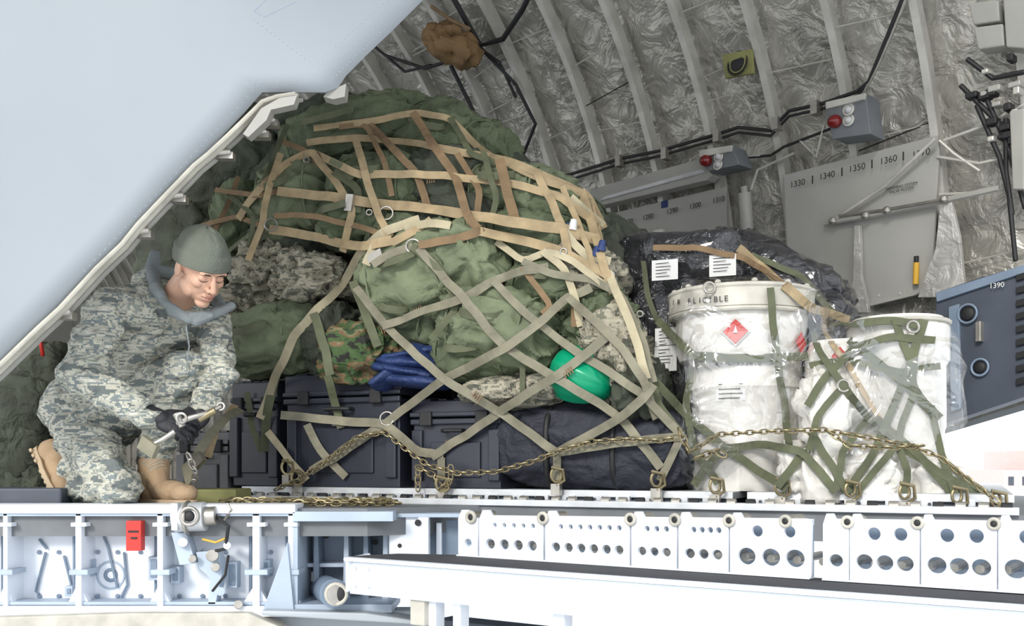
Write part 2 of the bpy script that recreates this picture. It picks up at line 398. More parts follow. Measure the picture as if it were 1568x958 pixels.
wpoly(a,[(922,330),(1112,285),(1114,375),(1060,385),(960,420),(930,415)],.10,.02); wpoly(a,[(1000,352),(1014,350),(1014,420),(1000,420)],.12,.03,1)
wpoly(a,[(1012,308),(1022,306),(1022,317),(1012,319)],.12,.006,2)
a.obj('panel_board',False,bev=.004,parent=p2)
for x,y,t in [(961,340,'1270'),(992,332,'1280'),(1029,323,'1290'),(1064,315,'1300'),(1100,306,'1310')]: text('marking',t,W(x,y,.145),wu,.045,parent=p2)
a=MB(m_pan2,m_lamp); wpoly(a,[(903,291),(930,282),(1072,243),(1090,268),(1082,276),(908,318)],.16,.08,0); wpoly(a,[(925,300),(1075,258),(1080,264),(915,309)],.24,.01,1)
a.obj('light_fixture',False,bev=.006)
for nm,pts,rd,sm in (('signal_lamp',[(1262,158),(1325,142),(1333,205),(1275,213)],(1278,186),[(1299,168),(1299,184)]),('signal_lamp',[(1068,232),(1120,222),(1132,252),(1085,262)],(1081,246),[(1100,240),(1099,252)])):
    a=MB(m_rib,m_dred,m_lamp,m_black,m_floor); wpoly(a,pts,.14,.14,4)
    wpoly(a,[(pts[0][0]+2,pts[0][1]-2),(pts[1][0],pts[1][1]),(pts[1][0]-2,pts[1][1]+10),(pts[0][0]+2,pts[0][1]+9)],.28,.02,0)
    a.ell(W(*rd,.29),(.038,.038,.034),None,16,12,mi=1)
    for q in sm: a.ell(W(*q,.29),(.020,.020,.020),None,14,10,mi=2); a.ring(W(*q,.285),NN,.026,.007,0)
    a.obj(nm,False,bev=.006)
a=MB(m_olvp,m_black); wpoly(a,[(1105,84),(1150,75),(1153,112),(1110,120)],.12,.02,0); 
for R in (.065,.05,.035,.02): a.ring(W(1129,97,.15),NN,R,.004,1 if R!=.05 else 0)
a.ell(W(1129,97,.14),(.06,.012,.06),(wu,NN,V((0,0,1))),18,10,mi=1); a.obj('wall_speaker',bev=.003)
a=MB(m_black,m_steel)
for dy,r in ((0,.010),(8,.008)):
    wtube(a,[(640,330+dy),(760,300+dy),(860,271+dy),(950,243+dy),(1010,231+dy),(1100,205+dy),(1130,195+dy),(1180,200+dy),(1208,170+dy),(1262,158+dy),(1312,140+dy),(1330,125),(1385,-10)],r,.13,0)
wtube(a,[(1325,138),(1345,100),(1375,30),(1392,-15)],.008,.13,1)
wtube(a,[(1100,245),(1180,238),(1200,225),(1290,190)],.008,.13,0)
wtube(a,[(690,-10),(735,70),(770,60),(800,15),(812,-10)],.018,.15,0); wtube(a,[(590,85),(650,105),(700,90),(735,72),(790,130),(820,190),(800,240)],.012,.15,0)
wtube(a,[(735,75),(765,95),(790,150)],.010,.15,0); wtube(a,[(560,60),(620,110),(660,100)],.010,.15,0)
wtube(a,[(690,100),(720,160),(745,215)],.014,.15,0)
for x,y in ((950,247),(1020,236),(1100,209),(1190,190),(1250,166)): a.box(W(x,y,.14),(wu,NN,V((0,0,1))),(.02,.03,.035),1)
a.obj('electrical_conduit')
a=MB(m_tanc,m_brn); c=W(690,68,.35); a.ell(c,(.20,.12,.10),(V((.9,0,-.3)),V((0,1,0)),V((.3,0,.9))),40,24,(.7,.9),wr=.05,wk=7); a.ell(W(682,48,.35),(.09,.08,.06),None,24,16,wr=.03,wk=9); a.tube([W(660,10,.35),W(690,30,.35),W(720,45,.3)],.012,8,1)
a.obj('hanging_bag')
a=MB(m_pan2,m_black); a.cyl(W(1146,385,.18),W(1140,295,.18),.038,mi=0); a.cyl(W(1140,297,.18),W(1139,285,.18),.02,mi=0)
a.cyl(W(1146,366,.18),W(1145,352,.18),.0395,mi=1); a.cyl(W(1146,380,.18),W(1146,372,.18),.0395,mi=1); a.obj('fire_extinguisher')
a=MB(m_yel,m_black,m_steel); a.cyl(W(1402,435,.15),W(1403,402,.15),.015,mi=0); a.cyl(W(1403,402,.15),W(1403,392,.15),.012,mi=1); a.obj('flashlight')
a=MB(m_pan2,m_rib,m_black,m_steel)
for pts in ([(1482,5),(1528,0),(1530,32),(1490,38)],[(1490,42),(1535,36),(1537,70),(1497,76)],[(1535,-5),(1575,-8),(1575,75),(1540,72)]): wpoly(a,pts,.12,.10,0)
for k in range(18):
    x=random.randint(1490,1570);y=random.randint(85,230); a.box(W(x,y,.18),(wu,NN,V((0,0,1))),(random.uniform(.012,.03),.03,random.uniform(.008,.022)),random.choice((0,1,2,2)))
for pts in ([(1495,160),(1530,240),(1545,300),(1555,400)],[(1510,150),(1545,230),(1570,320)],[(1540,180),(1540,260),(1550,330)],[(1480,90),(1520,120),(1570,110)],[(1470,130),(1530,190),(1568,180)]): wtube(a,pts,.012,.18,2)
wpoly(a,[(1545,170),(1568,165),(1568,290),(1550,290)],.2,.04,0)
a.obj('control_box',False,bev=.006)
a=MB(m_steel,m_rib)
for pts in ([(1445,215),(1500,195),(1568,160)],[(1438,298),(1500,295),(1568,285)],[(1438,215),(1460,235),(1500,262)],[(1435,240),(1500,250),(1568,235)],[(1225,215),(1250,240),(1262,190)],[(1130,240),(1165,238)],[(1150,290),(1160,260),(1215,235)]): wtube(a,pts,.008,.13,1)
a.obj('hydraulic_lines')
a=MB(m_dblu,m_black,m_steel,m_blu2)
wpoly(a,[(1432,448),(1500,425),(1590,400),(1590,600),(1440,650),(1436,560)],.16,.10,0)
wpoly(a,[(1432,448),(1590,398),(1590,410),(1434,462)],.26,.02,3); wpoly(a,[(1452,470),(1468,465),(1470,625),(1456,630)],.26,.02,3)
for (x,y,r) in ((1481,480,.035),(1500,562,.03)):
    a.ring(W(x,y,.28),NN,r+.010,.006,3); a.ell(W(x,y,.265),(r,.012,r),(wu,NN,V((0,0,1))),20,10,mi=1)
wpoly(a,[(1493,493),(1501,491),(1501,522),(1493,523)],.26,.04,2)
for k in range(9): wpoly(a,[(1555,420+k*20),(1570,416+k*20),(1570,426+k*20),(1555,430+k*20)],.26,.02,1)
o=a.obj('sidewall_structure',False,bev=.004); text('marking','1390',W(1526,437,.285),wu,.035,mat=m_paper,parent=o)

# ================================================================ pallets
X3=(CP.u,CP.n,V((0,0,1)))
def pal(t0,t1,name):
    a=MB(m_alu,m_steel,m_dblu); L=(t1-t0)/2; c=CP.p+CP.u*(t0+L)+CP.n*1.1; c.z=G
    a.box(V((c.x,c.y,G-.108)),X3,(L,1.1,.013)); a.box(V((c.x,c.y,G-.148)),X3,(L,1.1,.007)); a.box(V((c.x,c.y,G-.129)),X3,(L-.02,1.08,.011),2)
    k=int((t1-t0)/.11)
    for i in range(k):
        q=CP.p+CP.u*(t0+.05+i*.11)+CP.n*.0; q.z=G-.128; a.box(q,X3,(.028,.012,.014),0); a.cyl(q-CP.n*.013,q-CP.n*.017,.006,n=10,mi=2)
    return a.obj(name,False,bev=.003)
pal(0,2.22,'cargo_pallet'); pal(2.27,3.12,'cargo_pallet')
a=MB(m_alu,m_steel,m_black)
c0=CP(372,752,.10);c1=CP(1560,790,.10)
q=(c0+c1)/2; q.z=DECK+.012; a.box(q,X3,((c1-c0).length/2,.03,.012),0)
for i in range(46):
    p=c0+(c1-c0)*(i+.5)/46; p.z=DECK+.026; a.cyl(p-CP.u*.016,p+CP.u*.016,.013,n=12,mi=1 if i%3 else 2)
a.obj('roller_rail',False,bev=.002)
# ================================================================ cargo
def axr(rot,tilt=0):
    c,s=math.cos(math.radians(rot)),math.sin(math.radians(rot)); z=V((0,0,1)); ux=CP.u*c+z*s; uz=z*c-CP.u*s
    return (ux,CP.n.copy(),uz)
sd=[0]
def bag(name,px,py,hw,hh,dep,rot,back,mat,e=(.7,.85),wr=.02,wk=7,res=(80,60),sag=0,extra=None):
    sd[0]+=1; c=CP(px,py,-back); k=c.y/F; ax=axr(rot)
    a=MB(mat,m_olv,m_brn); a.ell(c,(hw*k*1.04,dep,hh*k),ax,res[0],res[1],e,0,wr,wk,sd[0],sag)
    r=(hw*k*1.04,dep,hh*k)
    def band(t,rad=.006,fl=1.03,mi=0,w=0):
        P=[]
        for i in range(28):
            g=2*math.pi*i/28; ph=math.asin(min(1,abs(t)**(1/e[0])))*(1 if t>=0 else -1)
            s_=(abs(math.cos(ph))**e[0])*fl
            P.append(c+ax[0]*(t*r[0])+ax[1]*(sp(math.cos(g),e[1])*r[1]*s_)+ax[2]*(sp(math.sin(g),e[1])*r[2]*s_))
        a.tube(P,rad,6,mi,True)
    if mat in (m_green,m_green2):
        band(-.62,.005); band(.62,.005)
        if hw>55:
            P=[c+ax[0]*(r[0]*x)-ax[1]*(r[1]*y)+ax[2]*(r[2]*z_) for x,y,z_ in ((-.35,.98,.3),(-.3,1.14,.18),(-.1,1.2,.12),(.1,1.2,.12),(.3,1.14,.18),(.35,.98,.3))]
            vs=[]
            for p in P:
                for q_ in (-1,1): vs.append(p+ax[2]*(.015*q_))
            for p in P:
                for q_ in (-1,1): vs.append(p+ax[2]*(.015*q_)-ax[1]*.004)
            n_=len(P); fs=[(i*2,i*2+1,i*2+3,i*2+2) for i in range(n_-1)]+[(2*n_+i*2,2*n_+i*2+2,2*n_+i*2+3,2*n_+i*2+1) for i in range(n_-1)]
            a.add(vs,fs,1)
    return a.obj(name,angle=180,cargo=True)
bag('duffel_bag',600,420,250,230,.55,-12,.85,m_dark,(.7,.8),.05,4,(70,50))  # dark filler core of the pile, closes gaps behind the bags
bag('duffel_bag',860,520,150,190,.45,0,.7,m_dark,(.7,.8),.04,5)
bag('duffel_bag',560,222,130,52,.30,4,.55,m_green,(.75,.8),.04)
bag('duffel_bag',700,232,80,60,.30,-25,.6,m_green,(.75,.8),.04)
bag('duffel_bag',500,192,80,30,.25,5,.62,m_dark,(.75,.8),.03)
bag('duffel_bag',620,180,65,25,.25,-5,.6,m_green,(.75,.8),.03)
bag('duffel_bag',475,318,66,68,.25,5,.22,m_green2,(.7,.8),.035)
bag('duffel_bag',605,295,80,50,.26,-8,.25,m_green,(.75,.8),.035)
bag('duffel_bag',565,345,62,36,.24,8,.2,m_green,(.75,.8),.035)
bag('duffel_bag',700,290,62,55,.25,0,.3,m_dark,(.75,.8),.03)
bag('duffel_bag',800,305,75,48,.26,-8,.3,m_green2,(.75,.8),.035)
bag('duffel_bag',865,330,50,48,.25,-35,.35,m_green,(.75,.8),.03)
bag('duffel_bag',830,375,95,45,.28,-14,.3,m_green,(.75,.8),.03)
bag('duffel_bag',720,355,75,45,.25,-10,.25,m_dark,(.75,.8),.03)
bag('duffel_bag',400,250,75,65,.28,30,.6,m_dark,(.75,.8),.03)
bag('duffel_bag',335,315,85,62,.28,40,.55,m_dark,(.75,.8),.03)
bag('duffel_bag',310,400,80,75,.28,10,.45,m_dark,(.75,.8),.03)
bag('duffel_bag',385,340,45,55,.2,20,.35,m_green,(.75,.8),.03)
bag('rucksack',425,412,50,36,.2,60,.16,m_acu,(.75,.8),.06,10)
bag('rucksack',490,430,48,34,.2,-10,.12,m_acu,(.75,.8),.06,10)
bag('rucksack',395,468,40,28,.2,0,.2,m_acu,(.75,.8),.05,10)
bag('duffel_bag',460,390,60,40,.2,-5,.26,m_dark,(.75,.8),.04,8)
bag('duffel_bag',655,425,100,68,.22,10,.12,m_green2,(.62,.85),.035,8)
bag('duffel_bag',640,375,70,45,.2,-4,.18,m_green,(.7,.85),.03,8)
bag('duffel_bag',715,400,52,62,.16,20,.06,m_green2,(.7,.85),.04,8)
bag('duffel_bag',775,505,92,58,.24,-12,.10,m_green2,(.62,.85),.035,8)
bag('duffel_bag',745,548,80,42,.2,0,.12,m_green,(.62,.85),.03,8)
bag('duffel_bag',640,490,64,42,.2,-15,.15,m_green,(.7,.85),.03,8)
bag('duffel_bag',430,522,80,50,.2,6,.08,m_green2,(.6,.85),.03,8)
bag('duffel_bag',480,505,50,42,.2,-50,.12,m_green,(.6,.85),.03,8)
bag('rucksack',560,548,55,40,.18,-5,.06,m_wood,(.7,.8),.04,9)
bag('rucksack',518,520,30,52,.18,5,.08,m_dark,(.6,.8),.03,9)
bag('duffel_bag',850,440,60,48,.2,-20,.2,m_green,(.7,.85),.03,8)
bag('duffel_bag',905,490,55,50,.22,-15,.24,m_green,(.7,.8),.05,10)
bag('rucksack',950,545,40,66,.22,12,.14,m_acu,(.7,.8),.05,10)
bag('rucksack',905,425,45,36,.2,-30,.25,m_acu,(.7,.8),.04,10)
bag('rucksack',795,600,80,22,.2,0,.10,m_acu,(.7,.8),.03,10)
bag('duffel_bag',985,600,30,45,.18,0,.12,m_dark,(.7,.8),.04,10)
a=MB(m_blue)
for k,(x,y,hw,hh,rt) in enumerate(((640,545,55,9,6),(635,557,60,9,-4),(632,570,56,9,-10),(640,584,52,9,-6),(660,550,30,10,-40),(600,580,22,10,35))):
    a.ell(CP(x,y,-.05+.012*k),(hw*.0027,.12,hh*.0029),axr(rt),48,16,(.5,.9),0,.014,9,k)
a.obj('blue_tarp',angle=180,cargo=True)
a=MB(m_blue,m_paper)
for x,y,mi in ((868,350,0),(876,344,1),(912,385,0),(920,376,0)): a.cyl(CP(x,y+8,-.06),CP(x+3,y-8,-.06),.018,.012,16,mi)
a.obj('water_bottle')
a=MB(m_hel); c=CP(893,577,.0); ax=axr(-22); vs=[];nu=48;nv=24
for j in range(nv+1):
    ph=-math.pi/2+math.pi*j/nv
    for i in range(nu):
        t=2*math.pi*i/nu; x=math.sin(ph); cr=math.cos(ph)**.75
        rr=1+.07*(1 if abs(math.sin(t*2+.3))<.25 else 0)
        vs.append(c+ax[0]*(x*.132)+ax[1]*(cr*math.cos(t)*.11*rr)+ax[2]*(cr*math.sin(t)*.096*rr*(1.05-.25*x)))
a.add(vs,[(j*nu+i,j*nu+(i+1)%nu,(j+1)*nu+(i+1)%nu,(j+1)*nu+i) for j in range(nv) for i in range(nu)])
a.obj('green_plastic_sled',angle=180,cargo=True)
def case(px0,px1,pyt,back,dep,mat,zb=PALTOP,name='equipment_case'):
    A=CP(px0,pyt,-back);B=CP(px1,pyt,-back); A.z=B.z=(A.z+B.z)/2; L=(B-A).length/2; H=(A.z-zb)/2; c=(A+B)/2+CP.n*dep/2; c.z=zb+H
    a=MB(mat,m_black,m_steel)
    lid=H*.42
    a.box(c-V((0,0,lid/2+.003)),X3,(L*.97,dep/2*.97,H-lid/2-.003)); a.box(c+V((0,0,H-lid/2+.003)),X3,(L,dep/2,lid/2-.003))
    fc=c-CP.n*(dep/2)
    a.box(fc+V((0,0,H-lid-.012)),X3,(L*1.0,.012,.012)); a.box(fc+V((0,0,H-lid+.018)),X3,(L*1.01,.014,.010))
    for t in (-.85,.85): a.box(fc+CP.u*(L*t)-V((0,0,lid*.6)),X3,(.025,.012,H-lid*1.0))
    a.box(fc-V((0,0,H*.35)),X3,(L*.55,.006,H*.4))
    for t in (-.62,.62):
        a.box(fc+CP.u*(L*t)-CP.n*.016+V((0,0,H-lid)),X3,(.028,.010,.03),1)
    P=[fc+CP.u*(L*.2*k)-CP.n*d+V((0,0,H-lid-.05)) for k,d in ((-1,0),(-1,.035),(-.6,.045),(.6,.045),(1,.035),(1,0))]; a.tube(P,.009,8,1)
    for t in (-.7,-.35,0,.35,.7): a.box(c+CP.u*(L*t)+V((0,0,H+.003)),X3,(.02,dep/2*.92,.006))
    return a.obj(name,False,bev=.006,cargo=True)
m_gcase=M('grey_case',(.12,.12,.125),.4)
case(436,614,572,.0,.34,m_blk); case(355,425,585,.03,.4,m_blk); case(630,768,612,.03,.4,m_blk)
case(272,352,662,.05,.35,m_gcase,DECK)
a=MB(m_nyl,m_black); c=CP(915,684,-.2); k=c.y/F; ax=axr(-3); a.ell(V((c.x,c.y,PALTOP+.165)),(148*k*1.0,.2,.165),ax,80,60,(.35,.6),0,.025,8,3)
for t in (-.35,.35):
    P=[V((c.x,c.y,PALTOP+.165))+CP.u*(t*148*k)+CP.n*(-.212*sp(math.cos(g),.6))+V((0,0,.172*sp(math.sin(g),.6))) for g in [math.pi*(i/16)-math.pi/2 for i in range(17)]]; a.tube(P,.012,6,1)
a.obj('black_duffel_bag',angle=180,cargo=True)
# ---------------- drums
c=D(1140,712,3.86)
P2=empty('chemical_drum')
a=MB(m_white,m_paper,m_seal); ztop=D(1,438,3.75).z; zm=D(1,545,3.65).z
a.lathe(V((c.x,c.y,PALTOP)),[(.20,0),(.215,.03),(.215,.14),(.225,.155),(.215,.17),(.215,(zm-PALTOP)*.75),(.225,(zm-PALTOP)*.78),(.215,(zm-PALTOP)*.81),(.215,zm-PALTOP)],56)
a.lathe(V((c.x-.015,c.y,zm)),[(.20,-.01),(.235,0),(.245,.03),(.25,.16),(.262,.165),(.266,.18)],64)
a.lathe(V((c.x-.015,c.y,zm)),[(.25,.175),(.274,.18),(.276,ztop-zm-.03),(.262,ztop-zm-.012),(.15,ztop-zm)],64,2)
a.obj('drum_body',cargo=True,parent=P2)
a=MB(m_seal,m_black,m_red,m_paper); cz=V((c.x-.015,c.y,0)); a.ring(cz+V((0,0,ztop-.02)),V((0,0,1)),.27,.011,0,48); a.ring(cz+V((0,0,zm+.17)),V((0,0,1)),.270,.009,0,48)
for t in range(0,12):
    g=t*.52; a.ell(cz+V((math.cos(g)*.255,math.sin(g)*.255,ztop-.004)),(.012,.012,.01),None,10,8)
a.obj('drum_rings',parent=P2)
def label(mb,cc,r,px,py,pts,mi):
    V0=[]
    d=(px-CX)/F
    A_=1+d*d; B_=-2*(d*cc.x+cc.y); C_=cc.x**2+cc.y**2-r*r; y=(-B_-math.sqrt(max(0,B_*B_-4*A_*C_)))/(2*A_)
    p=V((d*y,y,CAM.z+(HZ-py)/F*y)); g=math.atan2(p.y-cc.y,p.x-cc.x)
    for u_,v_ in pts:
        gg=g+u_/r; V0.append(V((cc.x+r*math.cos(gg),cc.y+r*math.sin(gg),p.z+v_)))
    mb.prism(V0,[v+(V((v.x-cc.x,v.y-cc.y,0)).normalized()*-.003) for v in V0],mi); return g,p
a=MB(m_red,m_paper,m_txt)
s_=.045
label(a,cz,.258,1126,507,[(-s_*1.2,0),(0,s_*1.2),(s_*1.2,0),(0,-s_*1.2)],1); label(a,cz,.263,1126,507,[(-s_,0),(0,s_),(s_,0),(0,-s_)],0)
label(a,cz,.267,1126,505,[(-.008,-.01),(0,.016),(.008,-.01)],1)
label(a,cz,.263,1228,525,[(-.035,0),(0,.04),(.035,0),(0,-.04)],0)
for i,(x,y,w_,h_) in enumerate(((1118,597,.055,.04),(1200,610,.03,.05))):
    label(a,cz+V((.015,0,0)),.219+.002*i,x,y,[(-w_,-h_),(w_,-h_),(w_,h_),(-w_,h_)],1)
for k in range(4):
    w_=.045; label(a,cz+V((.015,0,0)),.2225,1118,588+k*7,[(-w_,-.0015),(w_-.01*(k%2),-.0015),(w_-.01*(k%2),.0015),(-w_,.0015)],2)
a.obj('hazard_labels',False,parent=P2)
def ctext(body,cc,r,px,py,size,par):
    d=(px-CX)/F;A_=1+d*d; B_=-2*(d*cc.x+cc.y); C_=cc.x**2+cc.y**2-r*r; y=(-B_-math.sqrt(max(0,B_*B_-4*A_*C_)))/(2*A_)
    p=V((d*y,y,CAM.z+(HZ-py)/F*y)); nr=V((p.x-cc.x,p.y-cc.y,0)).normalized(); uu=V((-nr.y,nr.x,0)); text('drum_marking',body,p+nr*.003,uu,size,parent=par)
for i,ch in enumerate('AIR ELIGIBLE'): ctext(ch,cz,.278,1024+i*8,464-i*.6,.030,P2)
for i,ch in enumerate('S-4C/Y136.0'): ctext(ch,cz+V((.015,0,0)),.219,1098+i*6.5,556,.024,P2)
P3=empty('chemical_drum')
c2=D(1374,712,3.64); zt=D(1,480,3.5).z; a=MB(m_white,m_seal)
h=zt-PALTOP
a.lathe(V((c2.x,c2.y,PALTOP)),[(.145,0),(.155,.02),(.16,h*.35),(.165,h*.37),(.165,h*.72),(.178,h*.75),(.178,h*.93),(.170,h*.96),(.155,h),(.02,h+.004)],56)
c3=D(1292,712,3.66); h3=D(1,515,3.5).z-PALTOP; a.lathe(V((c3.x-.0,c3.y,PALTOP)),[(.12,0),(.13,.02),(.13,h3*.4),(.138,h3*.42),(.138,h3*.9),(.12,h3),(.01,h3+.01)],48)
a.obj('drum_body',cargo=True,parent=P3)
a=MB(m_red,m_seal); cc=V((c3.x,c3.y,0)); label(a,cc,.141,1286,545,[(-.03,0),(0,.035),(.03,0),(0,-.035)],0)
cc2=V((c2.x,c2.y,0)); label(a,cc2,.163,1405,735,[(-.05,-.004),(.05,-.004),(.05,0),(-.05,0)],0); label(a,cc2,.163,1405,722,[(-.04,-.004),(.04,-.004),(.04,0),(-.04,0)],0)
a.ring(cc2+V((0,0,zt-.02)),V((0,0,1)),.176,.008,1,40); a.obj('hazard_labels',parent=P3)
a=MB(m_white); 
for x,y,hw,hh in ((1240,725,42,45),(1310,732,45,40),(1345,740,50,30),(1430,738,36,34),(1265,640,34,70)): 
    q=D(x,y,3.5); a.ell(q,(hw*.0023,.1,hh*.0022),None,44,30,(.7,.7),0,.04,9,x)
a.obj('wrapped_parcel',angle=180,cargo=True)
a=MB(m_film)
a.ell(V((c2.x-.06,c2.y,PALTOP+h*.5)),(.23,.21,h*.53),None,48,36,(.45,.7),0,.03,8,2)
a.ell(V((c.x,c.y,PALTOP+.40)),(.285,.285,.41),None,56,40,(.3,.9),0,.02,8,5)
a.obj('plastic_film_wrap',angle=180)
P4=empty('wrapped_bundle')
a=MB(m_film_d,m_paper,m_txt)
a.ell(D(1055,410,4.25),(.26,.25,.12),axr(-3),48,30,(.4,.5),0,.03,7,2); a.ell(D(1030,535,4.2),(.17,.2,.33),axr(0),40,36,(.35,.5),0,.03,7,9)
a.ell(D(1180,425,4.3),(.30,.25,.13),axr(-28),48,30,(.5,.6),0,.03,7,4); a.ell(D(1150,470,4.5),(.42,.25,.2),axr(-10),48,30,(.5,.6),0,.03,6,6)
a.ell(D(1240,475,4.2),(.16,.2,.10),axr(-30),40,24,(.5,.6),0,.03,7,8); a.ell(D(1200,640,4.6),(.5,.25,.4),axr(0),40,24,(.4,.5),0,.03,6,10)
a.obj('bundle',angle=180,cargo=True,parent=P4)
a=MB(m_paper,m_txt)
for (x0,y0,x1,y1,yy) in ((998,396,1038,430,3.93),(1086,388,1127,424,3.93),(1003,500,1036,530,3.93),(1002,528,1036,570,3.92)):
    Q=[D(x0,y0+3,yy),D(x1,y0,yy-.02),D(x1,y1-3,yy-.02),D(x0,y1,yy)]; a.prism(Q,[q+V((0,.002,0)) for q in Q])
    for k in range(5):
        A=D(x0+6,y0+8+k*5,yy-.004);B_=D(x1-6-random.randint(0,14),y0+6+k*5,yy-.022); a.cyl(A,B_,.0013,n=6,mi=1)
a.obj('shipping_label',False,parent=P4)

# ================================================================ nets
BV=BVHTree.FromPolygons([tuple(v) for v in CV],CF)
def drape(pts,off=.014,step=9,maxd=6.0,mind=2.9):
    S=[]
    for (x0,y0),(x1,y1) in zip(pts,pts[1:]):
        k=max(1,int(math.hypot(x1-x0,y1-y0)/step))
        for i in range(k): S.append((x0+(x1-x0)*i/k,y0+(y1-y0)*i/k))
    S.append(pts[-1])
    d=[]
    for x,y in S:
        r=ray(x,y); hh=BV.ray_cast(CAM,r); d.append(hh[0].y if hh[0] is not None and hh[0].y<maxd else None)
    good=[i for i,v in enumerate(d) if v]
    if not good: d=[CP(x,y).y for x,y in S]
    else:
        for i in range(len(d)):
            if d[i] is None:
                j=min(good,key=lambda q:abs(q-i)); d[i]=d[j]
    raw=d[:]
    n=len(d)
    d=[min(raw[max(0,i-2):i+3]) for i in range(n)]
    for _ in range(4): d=[(d[max(0,i-1)]+d[i]+d[min(n-1,i+1)])/3 for i in range(n)]
    d=[min(a_,b_)-off for a_,b_ in zip(d,raw)]
    S2=S[:]
    if n>2: S2=[S2[0]]+[((S2[i-1][0]+2*S2[i][0]+S2[i+1][0])/4,(S2[i-1][1]+2*S2[i][1]+S2[i+1][1])/4) for i in range(1,n-1)]+[S2[-1]]
    return [D(x+1.8*noise.noise(V((x*.03,y*.03,1))),y+1.8*noise.noise(V((x*.03,y*.03,9))),yy) for (x,y),yy in zip(S2,d)]
def ribbon(mb,P,w,mi,th=.0035):
    if len(P)<2: return
    vs=[];n=len(P)
    for i,p in enumerate(P):
        t=(P[min(i+1,n-1)]-P[max(i-1,0)]).normalized(); v=V((p.x*.12,1,0)).normalized(); s_=t.cross(v).normalized()
        tw=.5*noise.noise(V((p.x*5,p.z*5,mi*3.3))); s_=(Matrix.Rotation(tw,3,t)@s_).normalized(); nr=s_.cross(t)
        for a_,b_ in ((-1,-1),(1,-1),(1,1),(-1,1)): vs.append(p+s_*(a_*w/2)+nr*(b_*th/2))
    mb.add(vs,[(i*4+j,i*4+(j+1)%4,(i+1)*4+(j+1)%4,(i+1)*4+j) for i in range(n-1) for j in range(4)]+[(3,2,1,0),(4*n-4,4*n-3,4*n-2,4*n-1)],mi)
net=MB(m_tan,m_tanl,m_gry,m_olv,m_brn,m_steel,m_blk)
def stitch(pts):
    x,y,r=pts; p=drape([(x,y),(x+2,y)],.019)[0]; ax=axr(r)
    for k in range(4): net.box(p+ax[0]*((k-1.5)*.011),ax,(.0022,.002,.014),4)
def st(pts,w,mi,off=.016): ribbon(net,drape(pts,off),w*4.0/F,mi)
